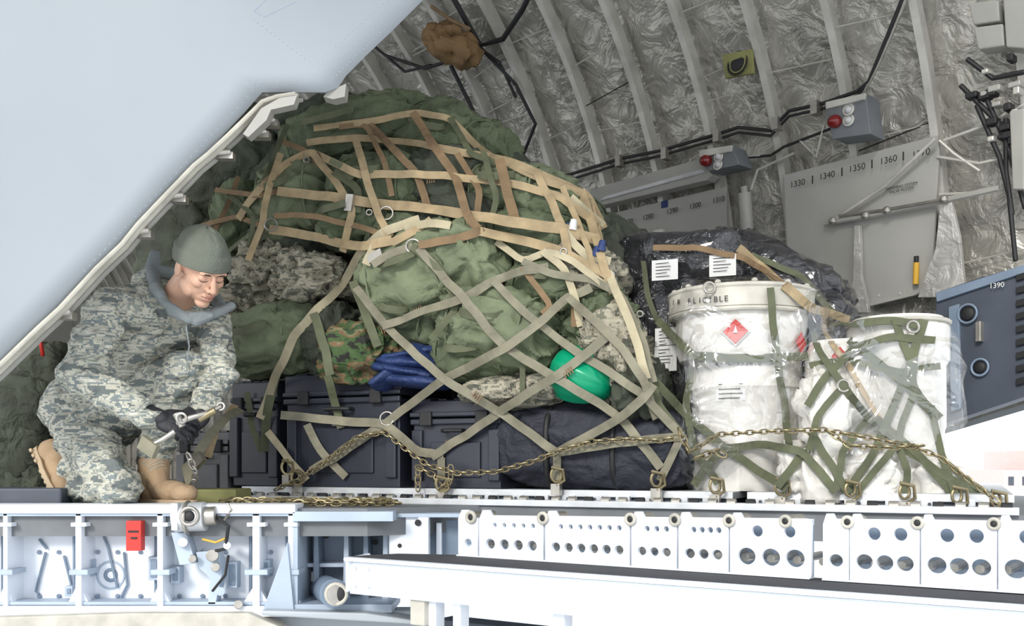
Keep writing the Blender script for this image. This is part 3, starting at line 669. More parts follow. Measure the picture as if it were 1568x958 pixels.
for pts,w,mi in [
 ([(480,197),(560,187),(640,172),(690,182),(740,232),(800,262),(850,282),(900,298),(925,350)],11,0),
 ([(470,218),(545,210),(640,220),(700,232),(770,243),(840,272),(900,298),(918,370)],12,0),
 ([(365,335),(400,285),(438,250),(475,232),(505,245),(550,268),(640,266),(720,273),(800,283),(860,303),(915,342)],12,0),
 ([(425,293),(500,300),(575,312),(650,318),(720,330),(790,340),(860,350),(915,368)],16,0),
 ([(412,350),(480,362),(550,378),(600,368)],15,0),
 ([(600,365),(560,350),(480,330),(420,330)],9,4),
 ([(735,355),(800,368),(860,385),(930,420)],14,0),
 ([(640,375),(700,365),(735,355)],12,4),
 ([(545,212),(560,270),(580,330),(598,362)],12,0),
 ([(565,190),(600,225),(640,268),(655,318)],12,4),
 ([(632,172),(668,228),(700,275),(715,330),(738,358)],13,4),
 ([(478,232),(515,280),(540,320),(525,385)],12,0),
 ([(520,195),(560,190),(590,250),(600,300)],9,4),
 ([(765,243),(778,300),(790,345)],15,4),
 ([(700,235),(735,290),(730,330)],10,4),
 ([(820,262),(845,310),(862,350),(872,400)],12,0),
 ([(890,290),(905,340),(925,410),(940,450)],13,0),
 ([(860,285),(885,340),(900,380),(915,430)],9,0),
 ([(875,300),(912,335),(925,345)],9,1),
 ([(430,235),(412,285),(402,340),(380,400)],11,0),
 ([(365,270),(345,320),(320,370)],9,4),([(330,290),(400,300),(425,293)],9,4),([(300,350),(360,330),(410,350)],9,4),
 ([(690,180),(720,235),(760,250)],10,3),([(740,232),(760,300),(750,350)],9,3),
 ([(430,215),(470,232),(520,280)],11,4),
 ([(642,335),(592,352),(552,385),(522,440),(480,480),(450,515),(425,570),(398,640)],14,1),
 ([(600,372),(640,350),(660,335)],12,0),
 ([(640,380),(680,425),(710,457),(745,500),(775,532),(812,556),(850,577),(905,610),(950,640),(1012,715)],13,2),
 ([(545,440),(590,498),(640,545),(680,580),(725,608),(765,630),(810,662),(852,694)],13,2),
 ([(585,500),(650,475),(710,457),(755,430),(800,415),(840,408)],13,2),
 ([(520,690),(590,648),(640,610),(680,580),(730,555),(775,532),(825,495),(870,455),(905,440)],13,2),
 ([(660,700),(715,665),(765,630),(810,600),(850,577),(900,540),(938,508)],13,2),
 ([(755,430),(800,475),(850,515),(895,548),(935,570),(985,605),(1040,662)],12,2),
 ([(852,694),(905,665),(950,640),(985,610),(1000,588)],13,2),
 ([(430,635),(510,643),(590,648),(640,692),(680,696)],14,2),
 ([(590,648),(540,680),(505,705),(475,722)],14,2),
 ([(470,650),(490,690),(530,730)],13,2),
 ([(410,660),(440,700),(470,735)],12,1),
 ([(852,694),(930,680),(1000,672),(1045,668)],12,2),
 ([(852,694),(852,735)],12,2),([(676,700),(676,735)],12,2),([(1045,665),(1010,735)],11,2),
 ([(870,455),(910,490),(950,530),(985,580),(1005,640)],12,2),
 ([(800,400),(850,420),(900,425),(950,450),(985,520),(1000,585)],11,2),
 ([(930,415),(950,460),(975,520),(990,580)],12,1),
 ([(830,385),(865,410),(880,455),(890,500)],11,1),
 ([(570,405),(600,388),(632,378)],12,2),
 ([(540,430),(560,480),(578,530)],14,3),
 ([(500,575),(515,620),(522,655)],13,3),([(425,570),(410,620),(405,690)],15,3),([(378,600),(385,650),(400,690)],10,3),
 ([(630,378),(680,420),(700,470),(660,520)],10,3),([(480,480),(500,540),(505,575)],14,3),
 ([(800,410),(845,470),(830,480)],9,4),([(880,440),(880,500)],10,4),([(860,350),(900,395),(935,400)],12,1),
 ([(760,370),(800,400),(840,385),(880,400),(930,440)],10,1),
 ([(620,350),(655,340),(690,345)],12,1),([(540,275),(520,250),(505,245)],9,3),([(510,262),(550,290),(545,325)],13,3),
 ([(575,375),(560,405)],14,1),([(800,555),(800,610)],8,3),
 ([(345,390),(380,360),(412,350)],8,3),([(440,190),(420,240),(400,285)],9,3),([(350,300),(390,330),(380,380)],8,3),
]: st(pts,w,mi)
for q in [(700,462,30),(640,475,20),(780,527,35),(672,586,35),(772,624,30),(730,607,-40),(845,582,30),(870,570,30),(660,275,0),(745,240,-10),(655,175,-10),(450,355,-5),(485,297,0),(620,625,40),(690,680,0),(640,690,0),(880,685,8),(590,505,20)]: stitch(q)
for x,y in [(632,377),(415,343),(592,327),(592,640),(738,350),(862,385),(680,580),(710,457),(775,532),(765,630),(850,577),(565,325),(935,420),(470,245),(980,480)]:
    p=drape([(x,y),(x+2,y)],.02)[0]; net.ring(p,V((0,-1,.15)),.028 if (x,y) in ((632,377),(415,343),(592,640),(592,327)) else .012,.004,5)
for x,y,r in [(575,392,20),(520,645,0),(535,310,80)]:
    p=drape([(x,y),(x+2,y)],.024)[0]; net.box(p,axr(r),(.035,.006,.018),5)
net.obj('cargo_net',False)
net=MB(m_olv,m_gry,m_olvp,m_steel,m_tan,m_brn)
def st2(pts,w,mi,off=.018): ribbon(net,drape(pts,off,9,4.9),w*3.6/F,mi)
for pts,w,mi in [
 ([(1006,490),(1035,520),(1062,545),(1150,549),(1238,545)],13,0),
 ([(1180,440),(1184,500),(1190,550),(1200,610),(1208,680)],11,0),
 ([(1130,380),(1180,420),(1240,470),(1300,490)],14,4),([(1000,380),(1060,378),(1140,395),(1210,440)],10,5),([(1150,390),(1230,425),(1280,485)],10,0),
 ([(1240,490),(1250,530),(1290,590),(1330,640),(1375,680),(1450,730),(1530,772)],11,0),
 ([(1000,580),(1050,635),(1110,685),(1160,720),(1205,748)],13,0),
 ([(1060,560),(1050,620),(1062,690),(1100,740)],12,0),
 ([(1110,685),(1085,712),(1062,742)],13,0),([(1110,685),(1170,680),(1230,692),(1280,752)],12,0),([(1230,692),(1190,745)],12,0),
 ([(1250,500),(1310,495),(1370,490),(1415,500)],12,0),([(1370,488),(1395,555),(1360,640),(1340,690),(1295,755)],11,0),
 ([(1415,490),(1398,540),(1395,590),(1425,630)],13,0),([(1300,520),(1350,560),(1400,600),(1440,640)],11,0),
 ([(1236,620),(1265,575),(1310,530),(1370,515),(1432,520)],11,0),([(1240,560),(1290,550),(1380,570),(1440,560)],10,0),
 ([(1240,660),(1265,700),(1300,755)],11,0),([(1290,590),(1250,640),(1238,690)],10,0),([(1330,640),(1290,690),(1280,750)],10,0),
 ([(1375,680),(1340,720),(1310,755)],10,0),([(1375,680),(1390,720),(1385,755)],10,0),([(1340,640),(1400,690),(1465,762)],11,0),
 ([(1425,620),(1440,690),(1465,762)],10,0),([(1440,700),(1480,735),(1540,775)],9,0),([(1400,600),(1380,650),(1375,680)],10,0),
 ([(1260,480),(1262,510),(1300,560),(1345,640),(1375,680)],8,4),
 ([(985,400),(990,450),(1006,490)],9,0),([(1000,585),(1010,620),(1045,665)],10,0),
]: st2(pts,w,mi)
for x,y in [(1110,685),(1375,680),(1290,590),(1232,692),(1398,500),(1086,440),(1270,482)]:
    p=drape([(x,y),(x+2,y)],.022)[0]; net.ring(p,V((0,-1,.15)),.020,.005,3)
net.obj('cargo_net',False)
ch=MB(m_gold,m_steel)
def cpts(P,off): return [CP(x,y,off) for x,y in P]
ch.chain(cpts([(425,748),(455,735),(490,712),(520,690),(548,668),(590,662),(625,690),(655,712),(700,724),(760,722),(820,705),(860,688),(905,676),(960,672),(1010,674),(1042,668)],.07),.031,.0095,.0032)
ch.chain(cpts([(1042,662),(1055,690)],.07)); 
ch.chain(cpts([(1060,690),(1100,665),(1180,660),(1260,658),(1330,670),(1400,684),(1440,700),(1465,720),(1530,770)],.12),.028,.008,.0027); ch.chain(cpts([(1270,662),(1300,682),(1370,685),(1410,682)],.13),.028,.008,.0027)
ch.chain([CP(x,y,.04)for x,y in [(640,745),(640,715),(660,725),(676,748),(690,735),(690,712)]]); ch.chain([CP(x,y,.04)for x,y in [(1070,700),(1095,690),(1115,700)]])
for j in range(5):
    P=[]
    for i in range(14):
        p=D(345+i*20+random.uniform(-6,6),0,3.72+.05*j); P.append(V((p.x,p.y+random.uniform(-.03,.03),DECK+.014+.006*(j%2))))
    ch.chain(P)
ch.obj('tie_down_chain')
hk=MB(m_gold,m_steel)
for x,y in [(455,738),(676,748),(852,735),(1005,742),(1095,752),(1195,755),(1302,758),(1385,762),(1465,768),(1525,775),(440,722)]:
    p=CP(x,y,.035); k=p.y/4
    hk.ring(p+V((0,0,.02)),V((.2,-1,0)),.022*k,.006*k,0,16,1.3,V((0,0,1))); hk.box(p-V((0,0,.035)),X3,(.018,.014,.022),1); hk.tube([p+V((-.02,-.01,.05)),p+V((.025,-.015,.04)),p+V((.03,-.01,.0)),p+V((.0,-.012,-.02))],.006,8,0)
hk.obj('tie_down_ring')
# ================================================================ ramp side structure
R=empty('ramp_side_structure')
a=MB(m_blu,m_whp,m_blu2,m_black,m_steel)
a.rect(RP,-60,782,450,948,-.13,.02,1)
a.rect(RP,-60,772,452,786,-.12,.14,1); a.rect(RP,-60,786,450,790,-.02,.03,0); a.rect(RP,-60,928,440,944,-.14,.16,1); a.rect(RP,-60,921,440,926,-.1,.1,0)
for x,wd in ((8,7),(120,9),(245,9),(392,11),(445,8)):
    a.rect(RP,x-wd/2,786,x+wd/2,930,-.14,.15,1); a.rect(RP,x-wd,786,x-wd/2-1,930,-.12,.03,2); a.rect(RP,x-wd*1.3,800,x+wd*1.3,806,-.05,.07,1)
    a.rect(RP,x-wd*1.6,872,x+wd*1.6,880,-.08,.10,0)
    a.pp(RP,[(x-wd*2.2,930),(x-wd/2,900),(x+wd/2,900),(x+wd*2.2,930)],-.04,.03,1)
for x in (30,60,90,150,180,215,275,310,345,415):
    for y in (797,845,912): a.cyl(RP(x,y,-.12),RP(x,y,-.10),.008,n=10,mi=2)
for pts in ([(15,805),(22,830),(18,860)],[(70,845),(55,905),(60,910)],[(98,850),(112,905)],[(150,800),(165,835),(180,900)],[(72,840),(60,825)],[(190,845),(195,895),(185,915)]): a.tube([RP(x,y,-.1) for x,y in pts],.005,8,2)
a.ring(RP(170,880,-.11),RP.n,.05,.005,0); a.ring(RP(170,880,-.11),RP.n,.02,.007,2)
for x,y,w_,h_ in ((15,860,7,22),(132,870,7,26),(235,870,8,36),(268,880,7,26),(355,880,8,40),(405,870,8,26),(105,905,6,16),(20,900,6,16)):
    a.rect(RP,x-w_,y-h_/2,x+w_,y+h_/2,-.11,.05,0); a.rect(RP,x-w_+3,y-h_/2+4,x+w_-3,y+h_/2-4,-.06,.004,2)
for k in range(12): a.rect(RP,140+k*9,922,144+k*9,930,-.09,.02,3)
a.obj('web_and_stiffeners',False,bev=.004,parent=R)
a=MB(m_red,m_black); a.rect(RP,193,797,216,843,-.02,.04,0); a.rect(RP,196,812,212,815,.02,.003,1); a.rect(RP,200,822,210,825,.02,.003,1); o=a.obj('red_tag',False,bev=.004,parent=R)
a=MB(m_alu,m_steel,m_blu,m_black,m_yel)
a.cyl(RP(268,792,.02),RP(315,790,.02),.052,mi=0,n=28); a.cyl(RP(315,790,.02),RP(332,789,.02),.034,mi=1,n=24); a.ring(RP(288,792,.02),V((1,0,0)),.054,.008,1)
a.ring(RP(290,790,.075),V((0,1,0)),.03,.007,1); a.ell(RP(290,790,.07),(.02,.01,.02),None,14,10,mi=3); a.rect(RP,262,770,272,812,-.02,.09,0)
a.pp(RP,[(262,815),(285,815),(300,862),(275,865)],-.05,.06,2); a.pp(RP,[(300,845),(335,842),(340,880),(330,925),(318,925),(322,885),(305,870)],-.06,.06,2)
for x,y,r in ((325,850,.022),(348,835,.014),(330,868,.016),(280,830,.018),(295,855,.014),(338,905,.016),(365,925,.016)): a.cyl(RP(x,y,-.05),RP(x,y,.04),r,mi=random.choice((0,1,2)),n=18)
a.tube([RP(330,790,.02),RP(350,805,.05),RP(345,840,.03),RP(322,845,.03)],.007,8,3); a.tube([RP(310,825,.03),RP(330,830,.05),RP(350,822,.03)],.004,8,4); a.tube([RP(340,800,.0),RP(355,780,.02),RP(348,770,.02)],.005,8,1)
a.tube([RP(350,850,.0),RP(345,880,.04),RP(325,905,.03)],.005,8,3)
a.obj('ramp_actuator',bev=.002,parent=R)
a=MB(m_blu2,m_blu,m_whp,m_black,m_seal,m_steel)
a.rect(RP,450,786,598,935,-.28,.02,0); a.rect(RP,448,783,602,798,-.25,.27,1); a.rect(RP,448,786,456,935,-.25,.26,1); a.rect(RP,448,925,600,938,-.25,.27,1)
for x,mi in ((484,0),(530,1),(560,0),(590,1)): a.pp(RP,[(x-3,798),(x+3,798),(x+5,925),(x-5,925)],-.26,.12,mi)
a.rect(RP,456,862,600,868,-.26,.10,1); a.pp(RP,[(402,935),(440,830),(450,935)],.0,.03,1)
for x,y in ((470,815),(500,820),(545,815),(575,830),(470,900),(545,885),(580,905)): a.cyl(RP(x,y,-.26),RP(x,y,-.23),.010,mi=3,n=12)
a.rect(RP,462,875,480,890,-.26,.03,2)
a.cyl(RP(496,900,-.2),RP(512,908,.10),.050,mi=0,n=26); a.cyl(RP(505,905,.04),RP(517,910,.13),.036,mi=5,n=26); a.ring(RP(515,909,.125),V((.2,-1,.0)),.034,.008,4)
a.ell(RP(516,909,.125),(.028,.006,.028),None,16,10,mi=3)
a.obj('hinge_bay',False,bev=.004,parent=R)
a=MB(m_blu,m_whp,m_blu2,m_black); Q=Pl((-1,3.7),(0,3.7))
a.rect(Q,596,786,652,850,0,.03,1); a.rect(Q,652,796,705,850,-.1,.03,2); a.rect(Q,640,792,656,852,0,.08,1); a.cyl(Q(640,800,.06),Q(640,800,.09),.012,mi=3); a.rect(Q,596,786,705,792,-.05,.1,0); a.rect(Q,668,800,676,850,-.07,.05,1)
a.cyl(Q(612,812,.03),Q(612,812,.034),.008,mi=3); a.cyl(Q(612,835,.03),Q(612,835,.034),.008,mi=3)
a.obj('hinge_bracket',False,bev=.003,parent=R)
a=MB(m_seal,m_skin_ac)
Q=Pl((-2,3.5),(0,3.5)); a.pp(Q,[(-60,946),(200,938),(380,938),(430,960),(430,1060),(-60,1060)],-.1,.1,0); a.pp(Q,[(370,936),(640,934),(700,1000),(700,1060),(370,1060)],-.25,.1,1); a.pp(Q,[(400,934),(560,938),(640,950),(640,956),(400,942)],-.1,.12,1)
a.obj('ramp_underside_fairing',False,bev=.01,parent=R)
# ================================================================ cargo loader
LO=empty('cargo_loader')
def yt(x): return 789+(x-720)*.0105
def yb(x): return 851+(x-720)*.0665
def lpanel(x0,x1,nb,ns_):
    h=lambda x,t:yt(x)+(yb(x)-yt(x))*t
    ch=3
    outer=[(x0+ch+2,h(x0,0)-8),(x0+14,h(x0,0)-8),(x0+18,h(x0,0)),(x1-6,h(x1,0)),(x1,h(x1,.08)),(x1,h(x1,.95)),(x1-3,h(x1,1)),(x0+3,h(x0,1)),(x0,h(x0,.95)),(x0,h(x0,.08))]
    holes=[]
    wd=x1-x0
    for i in range(nb):
        x=x0+6+(wd-12)*(i+.5)/nb; holes.append((x,h(x,.67),min((yb(x)-yt(x))*.16,(wd-12)/nb*.40),1.1))
    for i in range(ns_):
        x=x0+16+(wd-24)*(i+.5)/ns_; holes.append((x,h(x,.22),(yb(x)-yt(x))*(.065 if ns_>2 else .11)))
    plate('guide_plate',LP,outer,holes,0,.012,m_whp,LO)
for x0,x1,nb,n2 in ((704,733,1,0),(736,833,4,5),(837,965,6,7),(969,1037,3,3),(1041,1116,3,4),(1120,1243,3,2),(1262,1300,1,0),(1303,1408,3,2),(1412,1526,3,2),(1530,1660,3,2)): lpanel(x0,x1,nb,n2)
a=MB(m_whp,m_blu,m_steel,m_seal,m_black,m_deck,m_blu2)
def lq(x,t,off): return LP(x,yt(x)+(yb(x)-yt(x))*t,off)
for (x0,x1) in ((704,1243),(1262,1660)):
    fr=[lq(x0,.97,.0),lq(x1,.97,.0),lq(x1,1.0,.0),lq(x0,1.0,.0)]; a.prism([p-LP.n*.02 for p in fr],[p+LP.n*.02 for p in fr],0)
    for t0,t1,o_,mi in ((.72,.80,.12,1),(.0,.10,.14,0),(.1,1.0,.24,6)):
        fr=[lq(x0,t0,-o_),lq(x1,t0,-o_),lq(x1,t1,-o_),lq(x0,t1,-o_)]; a.prism(fr,[p+LP.n*.02 for p in fr],mi)
for x in (722,832,966,1034,1117,1203,1298,1405,1522):
    p=lq(x,.04,.01); k=p.y/3; a.cyl(p,p+LP.n*.12,.017*k,mi=2,n=18); a.ring(p-LP.n*.004,LP.n,.015*k,.006*k,3); a.ell(p-LP.n*.003,(.011*k,.004,.011*k),(LP.u,LP.n,V((0,0,1))),14,8,mi=4)
for i in range(22):
    x=740+i*40; p=lq(x,.7,-.05); a.cyl(p,p+LP.n*.2,.012,mi=2,n=12)
zd=G-.31
A=[V((-.05,3.42,zd)),V((1.75,2.06,zd)),V((1.45,1.98,zd)),V((1.15,2.235,zd)),V((-.556,3.4,zd)),V((-.4,3.5,zd))]
a.prism(A,[p-V((0,0,.02)) for p in A],5)
a.obj('loader_frame',False,bev=.003,parent=LO)
a=MB(m_whp,m_blu,m_alu,m_seal,m_dblu)
u=BP.u;n_=BP.n;B0=V((-.556,3.4,0))
def bb(t0,t1,z0,z1,d0,d1,mi=0):
    c=B0+u*((t0+t1)/2)+n_*((d0+d1)/2); c.z=G+(z0+z1)/2; a.box(c,(u,n_,V((0,0,1))),((t1-t0)/2,abs(d1-d0)/2,abs(z1-z0)/2),mi)
bb(0,2.6,-.325,-.312,-.03,.1); bb(0.0,2.6,-.43,-.325,.0,.012); bb(.02,2.6,-.435,-.425,-.02,.08); bb(0,.012,-.43,-.312,-.02,.1)
for t in (.03,.09): 
    for z in (-.35,-.41): 
        q=B0+u*t-n_*.0; q.z=G+z; a.cyl(q,q-n_*.008,.007,n=10,mi=2)
bb(.33,.36,-1.2,-.43,.02,.07); bb(.43,.46,-1.2,-.43,.02,.07,0); bb(.80,.84,-1.3,-.43,.03,.08); bb(1.5,1.56,-1.3,-.43,.03,.08,1)
bb(.27,.33,-.52,-.43,-.0,.05,3); bb(.1,2.6,-.72,-.56,.35,.45,4)
a.obj('side_beam',False,bev=.004,parent=LO)
a=MB(m_blu2,m_black); 
for t in (.3,1.5,2.4):
    c_=B0+u*t+n_*.6; a.cyl(V((c_.x,c_.y,.35))-n_*.12,V((c_.x,c_.y,.35))+n_*.12,.35,n=32,mi=1)
a.obj('loader_wheel',bev=.01,parent=LO)
# ================================================================ airman
PE=empty('kneeling_airman')
Y0=3.9
def J(x,y,d=0): return D(x,y,Y0+d)
b=MB(m_uni)
pel=J(135,640,.08);wst=J(150,585,.05);chs=J(200,518,.02);up=J(235,472,-.04)
b.cap(pel,wst,.140,.142);b.cap(wst,chs,.142,.145);b.cap(chs,up,.142,.105)
rs=J(168,476,-.18);ls=J(320,490,.06)
b.cap(up,rs,.095,.080);b.cap(up,ls,.09,.078);b.cap(chs,J(275,505,.05),.12,.09)
re=J(120,574,-.32);rw=J(230,637,-.34); b.cap(rs,re,.084,.068);b.cap(re,rw,.070,.045)
le=J(340,575,-.06);lw=J(310,622,-.18); b.cap(ls,le,.076,.060);b.cap(le,lw,.060,.043)
b.cap(J(110,625,.03),J(185,622,-.02),.118,.100)
rk=D(182,744,3.66); rh=J(125,662,-.02); ra=J(92,742,.04)
b.cap(rh,rk,.110,.082); b.cap(rk,ra,.080,.062); b.cap(J(150,690,-.08),J(120,735,-.03),.095,.085)
lk=J(280,568,-.08); lh=J(165,650,.1); la=J(236,700,-.02)
b.cap(lh,lk,.110,.086); b.cap(lk,J(252,640,-.05),.085,.072); b.cap(J(252,640,-.05),la,.072,.064)
b.cap(J(232,425,-.0),J(215,460,.02),.05,.07)
def wrk(p):
    q=p+V((noise.noise(p*5),noise.noise(p*5+V((3,3,3))),noise.noise(p*5+V((7,1,2)))))*.06
    f=noise.noise(V((q.x*7+q.z*9,q.y*7,q.z*11-q.x*6))); g_=noise.noise(V((q.x*17-q.z*9,q.y*14,q.z*20)))
    return .036*(.22-abs(f))+.016*(.25-abs(g_))+.006*noise.noise(p*5)
remesh(b,'camo_uniform',.006,4,m_uni,wrk,PE)
a=MB(m_uni,m_fleece)
for w_,e_ in ((rw,re),(lw,le)):
    d=(w_-e_).normalized(); o1=d.orthogonal().normalized(); a.tube([w_-d*.02+(o1*math.cos(t)+d.cross(o1)*math.sin(t))*.045 for t in [i*math.pi/10 for i in range(20)]],.007,8,0,True)
a.obj('jacket_cuffs',parent=PE)
b=MB(m_fleece)
ring_=[(234,415,-.02,.026),(238,440,-.13,.024),(256,466,-.19,.018),(285,484,-.20,.014),(322,482,-.16,.018),(342,470,-.08,.018),(328,456,.02,.026),(275,420,.08,.026)]
for k in range(len(ring_)):
    x,y,d_,r_=ring_[k]; x2,y2,d2,r2=ring_[(k+1)%len(ring_)]; b.cap(J(x,y,d_),J(x2,y2,d2),r_,r2)
b.cap(J(238,390,.0),J(230,420,-.0),.022,.030); b.cap(J(230,420,.0),J(222,448,-.06),.030,.026); b.cap(J(300,494,-.19),J(354,468,-.10),.016,.018); b.cap(J(290,490,-.20),J(262,478,-.19),.016,.016)
remesh(b,'fleece_collar',.005,5,m_fleece,lambda p:.006*(.3-abs(noise.noise(p*14))),PE)
a=MB(m_fleece); a.tube([J(285,498,-.22),J(290,530,-.2),J(286,560,-.2)],.003,6); a.obj('drawcord',parent=PE)
hf=V((.60,-.55,-.66)).normalized(); hup0=V((.22,-.35,1)); hl=hup0.cross(hf).normalized(); hu=hf.cross(hl).normalized()
HO=J(309,409,-.22); S=1.08
HM=Matrix(((hf.x,hl.x,hu.x,HO.x),(hf.y,hl.y,hu.y,HO.y),(hf.z,hl.z,hu.z,HO.z),(0,0,0,1)))@Matrix.Scale(S,4)
h=MB(m_skin)
def el(c,r): h.ell(V(c),r,None,24,16)
el((-.01,0,.03),(.098,.077,.095)); el((.03,0,-.025),(.062,.060,.085)); el((.060,0,-.100),(.026,.026,.020)); el((.050,0,-.065),(.042,.038,.035))
for s_ in (1,-1):
    el((.015,.045*s_,-.065),(.045,.020,.032)); el((.058,.036*s_,-.022),(.027,.022,.02)); el((.082,.026*s_,.024),(.014,.024,.009)); el((.076,.030*s_,.002),(.013,.016,.012))
    el((-.005,.080*s_,-.010),(.020,.008,.034)); el((.004,.083*s_,.004),(.010,.006,.016)); el((.100,.011*s_,-.034),(.010,.008,.008))
h.cap(V((.090,0,.014)),V((.113,0,-.028)),.008,.011)
el((.088,0,-.058),(.014,.023,.0065)); el((.086,0,-.071),(.013,.020,.008))
h.cap(V((-.03,0,-.05)),V((-.085,0,-.16)),.056,.060)
hd=remesh(h,'head',.003,3,m_skin,None,PE); hd.matrix_world=HM
bmx=bmesh.new(); bmx.from_mesh(hd.data); FB=BVHTree.FromBMesh(bmx); bmx.free()
def onface(y,z): return FB.ray_cast(V((.3,y,z)),V((-1,0,0)))[0]
a=MB(m_hair_shade,m_lip,m_skin)
for s_ in (1,-1):
    a.tube([onface(s_*y,z)+V((.0003,0,0)) for y,z in ((.012,.019),(.022,.024),(.034,.025),(.044,.019))],[.0015,.0026,.0026,.0012],8,0)
    a.tube([onface(s_*y,z)+V((.0000,0,0)) for y,z in ((.014,-.002),(.022,-.0065),(.031,-.0085),(.039,-.006),(.044,-.002))],[.0008,.0014,.0016,.0014,.001],8,0)
    a.ell(onface(s_*.0085,-.040)-V((.002,0,0)),(.004,.004,.003),None,10,8,mi=0)  # dark spots paint the shade inside the nostrils
a.tube([onface(y,-.0575)-V((.001,0,0)) for y in (-.022,-.012,0,.012,.022)],[.0015,.0034,.0038,.0034,.0015],8,1)
a.tube([onface(y,-.071)-V((.001,0,0)) for y in (-.018,-.009,0,.009,.018)],[.0015,.0041,.0047,.0041,.0015],8,1)
a.tube([onface(y,-.0645)+V((.0002,0,0)) for y in (-.022,-.012,0,.012,.022)],.0009,6,0)  # dark line paints the shade where the lips meet
o=a.obj('facial_features',parent=PE); o.matrix_world=HM
a=MB(m_beanie); vs=[];nu=72;nv=34
def bz(t): return .036-.048*(1-math.cos(t))/2
for j in range(nv+1):
    for i in range(nu):
        t=2*math.pi*i/nu; z0=bz(t); k=j/nv; ph=math.asin(max(-1,min(1,(z0-.03)/.108))); p_=ph+(math.pi/2-ph)*k
        cuff=.007 if k<.26 else .007*max(0,1-(k-.26)/.03)
        rx,ry=.107+cuff,.086+cuff; rz=.106
        q=V((math.cos(t)*2.2,math.sin(t)*2.2,k*5)); wv=1+.05*noise.noise(q)*(k if k<.9 else .9)+.012*noise.noise(q*3)
        wv*=1+.006*math.sin(t*36)*(1 if k>.02 else 0)*(1-k)
        vs.append(V((-.014+rx*math.cos(p_)*math.cos(t)*wv-.012*k,ry*math.cos(p_)*math.sin(t)*wv,.03+rz*math.sin(p_)*(1+.04*noise.noise(q)))))
a.add(vs,[(j*nu+i,j*nu+(i+1)%nu,(j+1)*nu+(i+1)%nu,(j+1)*nu+i) for j in range(nv) for i in range(nu)])
rim=[V((-.014+.109*math.cos(math.asin((bz(t)-.03)/.108))*math.cos(t),.088*math.cos(math.asin((bz(t)-.03)/.108))*math.sin(t),bz(t))) for t in [2*math.pi*i/nu for i in range(nu)]]
a.tube(rim,.0050,8,0,True)
o=a.obj('knit_cap',angle=180,parent=PE); o.matrix_world=HM
def hand(name,c,xd,zd,side,curl=(28,40,35),sc=1.05):
    x=xd.normalized(); z=(zd-x*zd.dot(x)).normalized(); y=z.cross(x)*side
    h=MB(m_glove)
    def T(p): return c+(x*p[0]+y*p[1]+z*p[2])*sc
    h.ell(T((0,0,0)),(.052*sc,.043*sc,.019*sc),(x,y,z),24,16,(.8,.8)); h.cap(T((-.03,.0,0)),T((-.085,0,.0)),.030*sc,.034*sc)
    h.cap(T((.03,.028,0)),T((.03,-.028,0)),.015*sc,.014*sc)
    for yy,ln in ((.034,.078),(.0115,.088),(-.0105,.082),(-.032,.064)):
        p=V((.040,yy,.0)); an=math.radians(8)
        for k,(fr,cu) in enumerate(zip((.45,.32,.23),curl)):
            an+=math.radians(cu); q=p+V((math.cos(an)*ln*fr*1.05,yy*.06,-math.sin(an)*ln*fr*1.05)); r0=.0100-.0011*k
            h.cap(T(p),T(q),r0*sc,(r0-.0009)*sc); p=q
    p=V((-.022,.030,-.004)); q=V((.008,.054,-.020)); r_=V((.034,.052,-.040)); s2=V((.05,.040,-.052))
    h.cap(T(p),T(q),.016*sc,.0125*sc); h.cap(T(q),T(r_),.012*sc,.0108*sc); h.cap(T(r_),T(s2),.0105*sc,.009*sc)
    return remesh(h,name,.0032,2,m_glove,None,PE)
hand('right_hand',D(262,646,3.56),V((.85,.0,-.30)),V((-.1,-.85,.55)),1)
hand('left_hand',D(300,640,3.68),V((-.35,-.65,-.55)),V((.45,-.5,.65)),-1,(30,45,35))
def boot(name,heel,toe,up,ank,ar):
    f=(toe-heel).normalized(); L=(toe-heel).length; u_=(up-f*up.dot(f)).normalized(); s_=f.cross(u_)
    b=MB(m_boot)
    def T(x,y,z): return heel+f*x+s_*y+u_*z
    b.ell(T(.055,0,.045),(.060,.042,.045),(f,s_,u_),24,16); b.ell(T(L*.55,0,.045),(L*.38,.044,.042),(f,s_,u_),24,16); b.ell(T(L-.055,0,.038),(.058,.049,.036),(f,s_,u_),24,16)
    b.cap(T(.055,0,.06),ank,.048,ar); b.cap(T(.10,0,.065),ank,.042,ar)
    bo=remesh(b,name,.006,3,m_boot,lambda p:.004*(.3-abs(noise.noise(p*25))),PE)
    bmx=bmesh.new(); bmx.from_mesh(bo.data); BB=BVHTree.FromBMesh(bmx); bmx.free()
    a=MB(m_sole,m_boot,m_seal); pr=[]
    for i in range(24):
        g=2*math.pi*i/24; xx=L/2+(L/2+.006)*sp(math.cos(g),.75); wd=.040+.012*(1 if xx>L*.5 else 0)-.006*math.exp(-((xx-L*.4)/.03)**2); pr.append((xx,wd*sp(math.sin(g),.8)))
    a.prism([T(x,y,.014) for x,y in pr],[T(x,y,-.004) for x,y in pr],0)
    for k in range(9):
        x=.02+k*(L-.04)/8
        if k!=3: a.box(T(x,0,-.006),(f,s_,u_),(.008,.04,.006),0)
    if name=='left_boot':
        for k in range(6):
            q=[]
            for y in (-.028,-.014,0,.014,.028):
                hh=BB.ray_cast(T(.40,y,.085+k*.018+.35),(-f-u_*1.0).normalized())
                if hh[0] is not None: q.append(hh[0]+(f+u_)*.001)
            if len(q)>2: a.tube(q,.0025,6,2)
    a.obj(name+'_sole',parent=PE,bev=.002)
fy=3.86
boot('left_boot',V((D(217,0,fy).x,fy,DECK+.012)),V((D(292,0,fy-.2).x,fy-.17,DECK+.012)),V((0,0,1)),la,.06)
boot('right_boot',D(56,688,3.92),D(92,764,3.80)+V((0,0,0)),V((1,-.05,.45)),J(100,725,.0),.062)
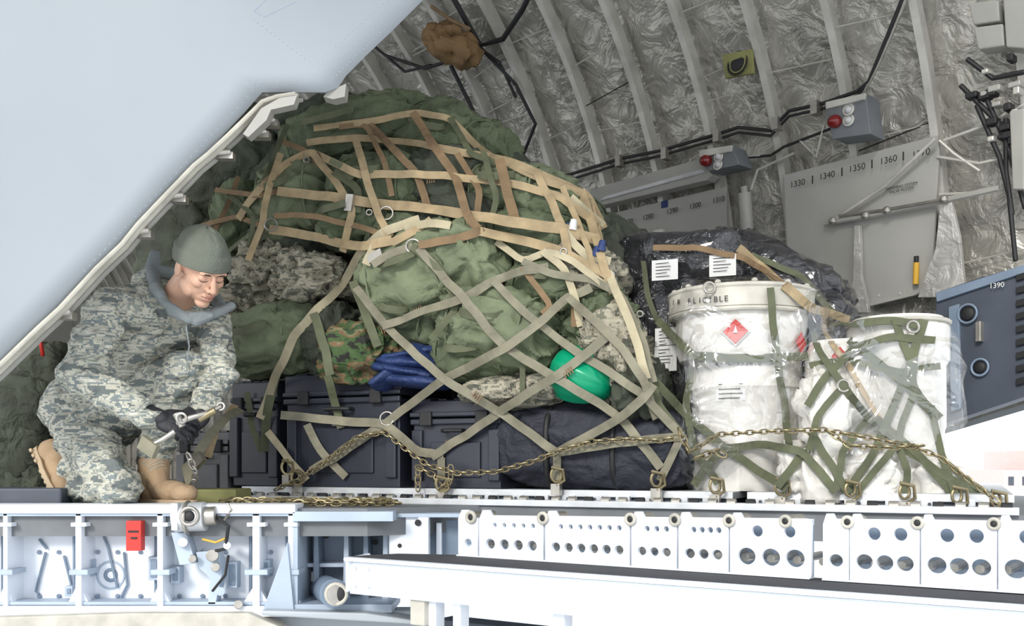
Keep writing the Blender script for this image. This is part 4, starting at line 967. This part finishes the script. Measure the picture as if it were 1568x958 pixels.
a=MB(m_steel,m_gold,m_black,m_gry)
a.tube([D(272,648,3.52),D(290,640,3.50),D(318,632,3.52),D(338,622,3.55)],[.008,.010,.010,.007],12,0); a.cyl(D(270,633,3.51),D(280,653,3.51),.013,mi=0); a.ring(D(278,640,3.49),V((0,-1,0)),.017,.005,0)
a.cyl(D(305,642,3.52),D(330,628,3.52),.012,mi=1); a.ring(D(338,622,3.55),V((0,-1,.2)),.013,.004,0)
a.chain([D(290,700,3.72),D(300,725,3.75),D(296,745,3.78)])
a.obj('chain_tensioner')
a=MB(m_gry,m_tan,m_steel,m_blk)
ribbon(a,[D(368,626,4.3),D(345,640,4.1),D(325,662,4.0),D(305,690,3.95),D(300,705,3.95)],.038,0); ribbon(a,[D(300,705,3.95),D(285,715,3.93),D(292,740,3.9)],.04,0)
ribbon(a,[D(360,620,4.3),D(330,660,4.05),D(318,700,4.0)],.03,1)
a.box(D(303,705,3.93),axr(40),(.03,.012,.022),2); a.box(D(228,684,3.53),axr(-30),(.040,.010,.025),0); a.tube([D(228,684,3.53),D(250,672,3.53),D(268,660,3.53)],.010,10,2)
a.obj('tie_down_strap',False)
a=MB(m_dark,m_olv,m_red)
for x,y,r in ((40,620,.14),(35,690,.13),(15,650,.14),(75,560,.10),(50,735,.1),(10,720,.1)): a.ell(D(x,y,4.6),(r,r*.8,r*1.1),None,30,20,(.8,.8),0,.03,8,x)
a.tube([D(70,500,4.4),D(62,520,4.4),D(66,545,4.4)],.009,8,2)
a.obj('stowed_gear',angle=180)
a=MB(m_dblu,m_olvp,m_black); a.box(V((D(30,0,3.75).x,3.8,DECK+.035)),XYZ,(.18,.1,.035),0); a.box(V((D(325,0,4.05).x,4.05,DECK+.03)),XYZ,(.13,.12,.03),1); a.obj('ramp_toe_block',False,bev=.008)
# ================================================================ light, world, camera
sc=bpy.context.scene
wd=bpy.data.worlds.new('sky'); sc.world=wd; wd.use_nodes=True; N=wd.node_tree.nodes; L=wd.node_tree.links
bg=N['Background']; tc=N.new('ShaderNodeTexCoord'); sx=N.new('ShaderNodeSeparateXYZ'); cr=N.new('ShaderNodeValToRGB')
cr.color_ramp.elements[0].position=.45; cr.color_ramp.elements[0].color=(1,.99,.97,1); cr.color_ramp.elements[1].position=1; cr.color_ramp.elements[1].color=(.76,.86,1,1)
mr=N.new('ShaderNodeMapRange'); mr.inputs['From Min'].default_value=-1; L.new(tc.outputs['Generated'],sx.inputs[0]); L.new(sx.outputs['Z'],mr.inputs['Value']); L.new(mr.outputs[0],cr.inputs['Fac']); L.new(cr.outputs[0],bg.inputs['Color']); bg.inputs['Strength'].default_value=1.8
sl=bpy.data.lights.new('sun','SUN'); sl.energy=2.5; sl.angle=math.radians(14); sl.color=(1,.96,.9); so=bpy.data.objects.new('sun',sl); sc.collection.objects.link(so)
so.rotation_euler=V((.35,.80,-.42)).to_track_quat('-Z','Y').to_euler()
cd=bpy.data.cameras.new('camera'); cd.lens=35; cd.sensor_width=36; cd.sensor_fit='HORIZONTAL'; cd.shift_y=(712-479)/1568; cd.clip_end=500
co=bpy.data.objects.new('camera',cd); sc.collection.objects.link(co); co.location=CAM; co.rotation_euler=(math.pi/2,0,0); sc.camera=co
sc.view_settings.view_transform='Standard'
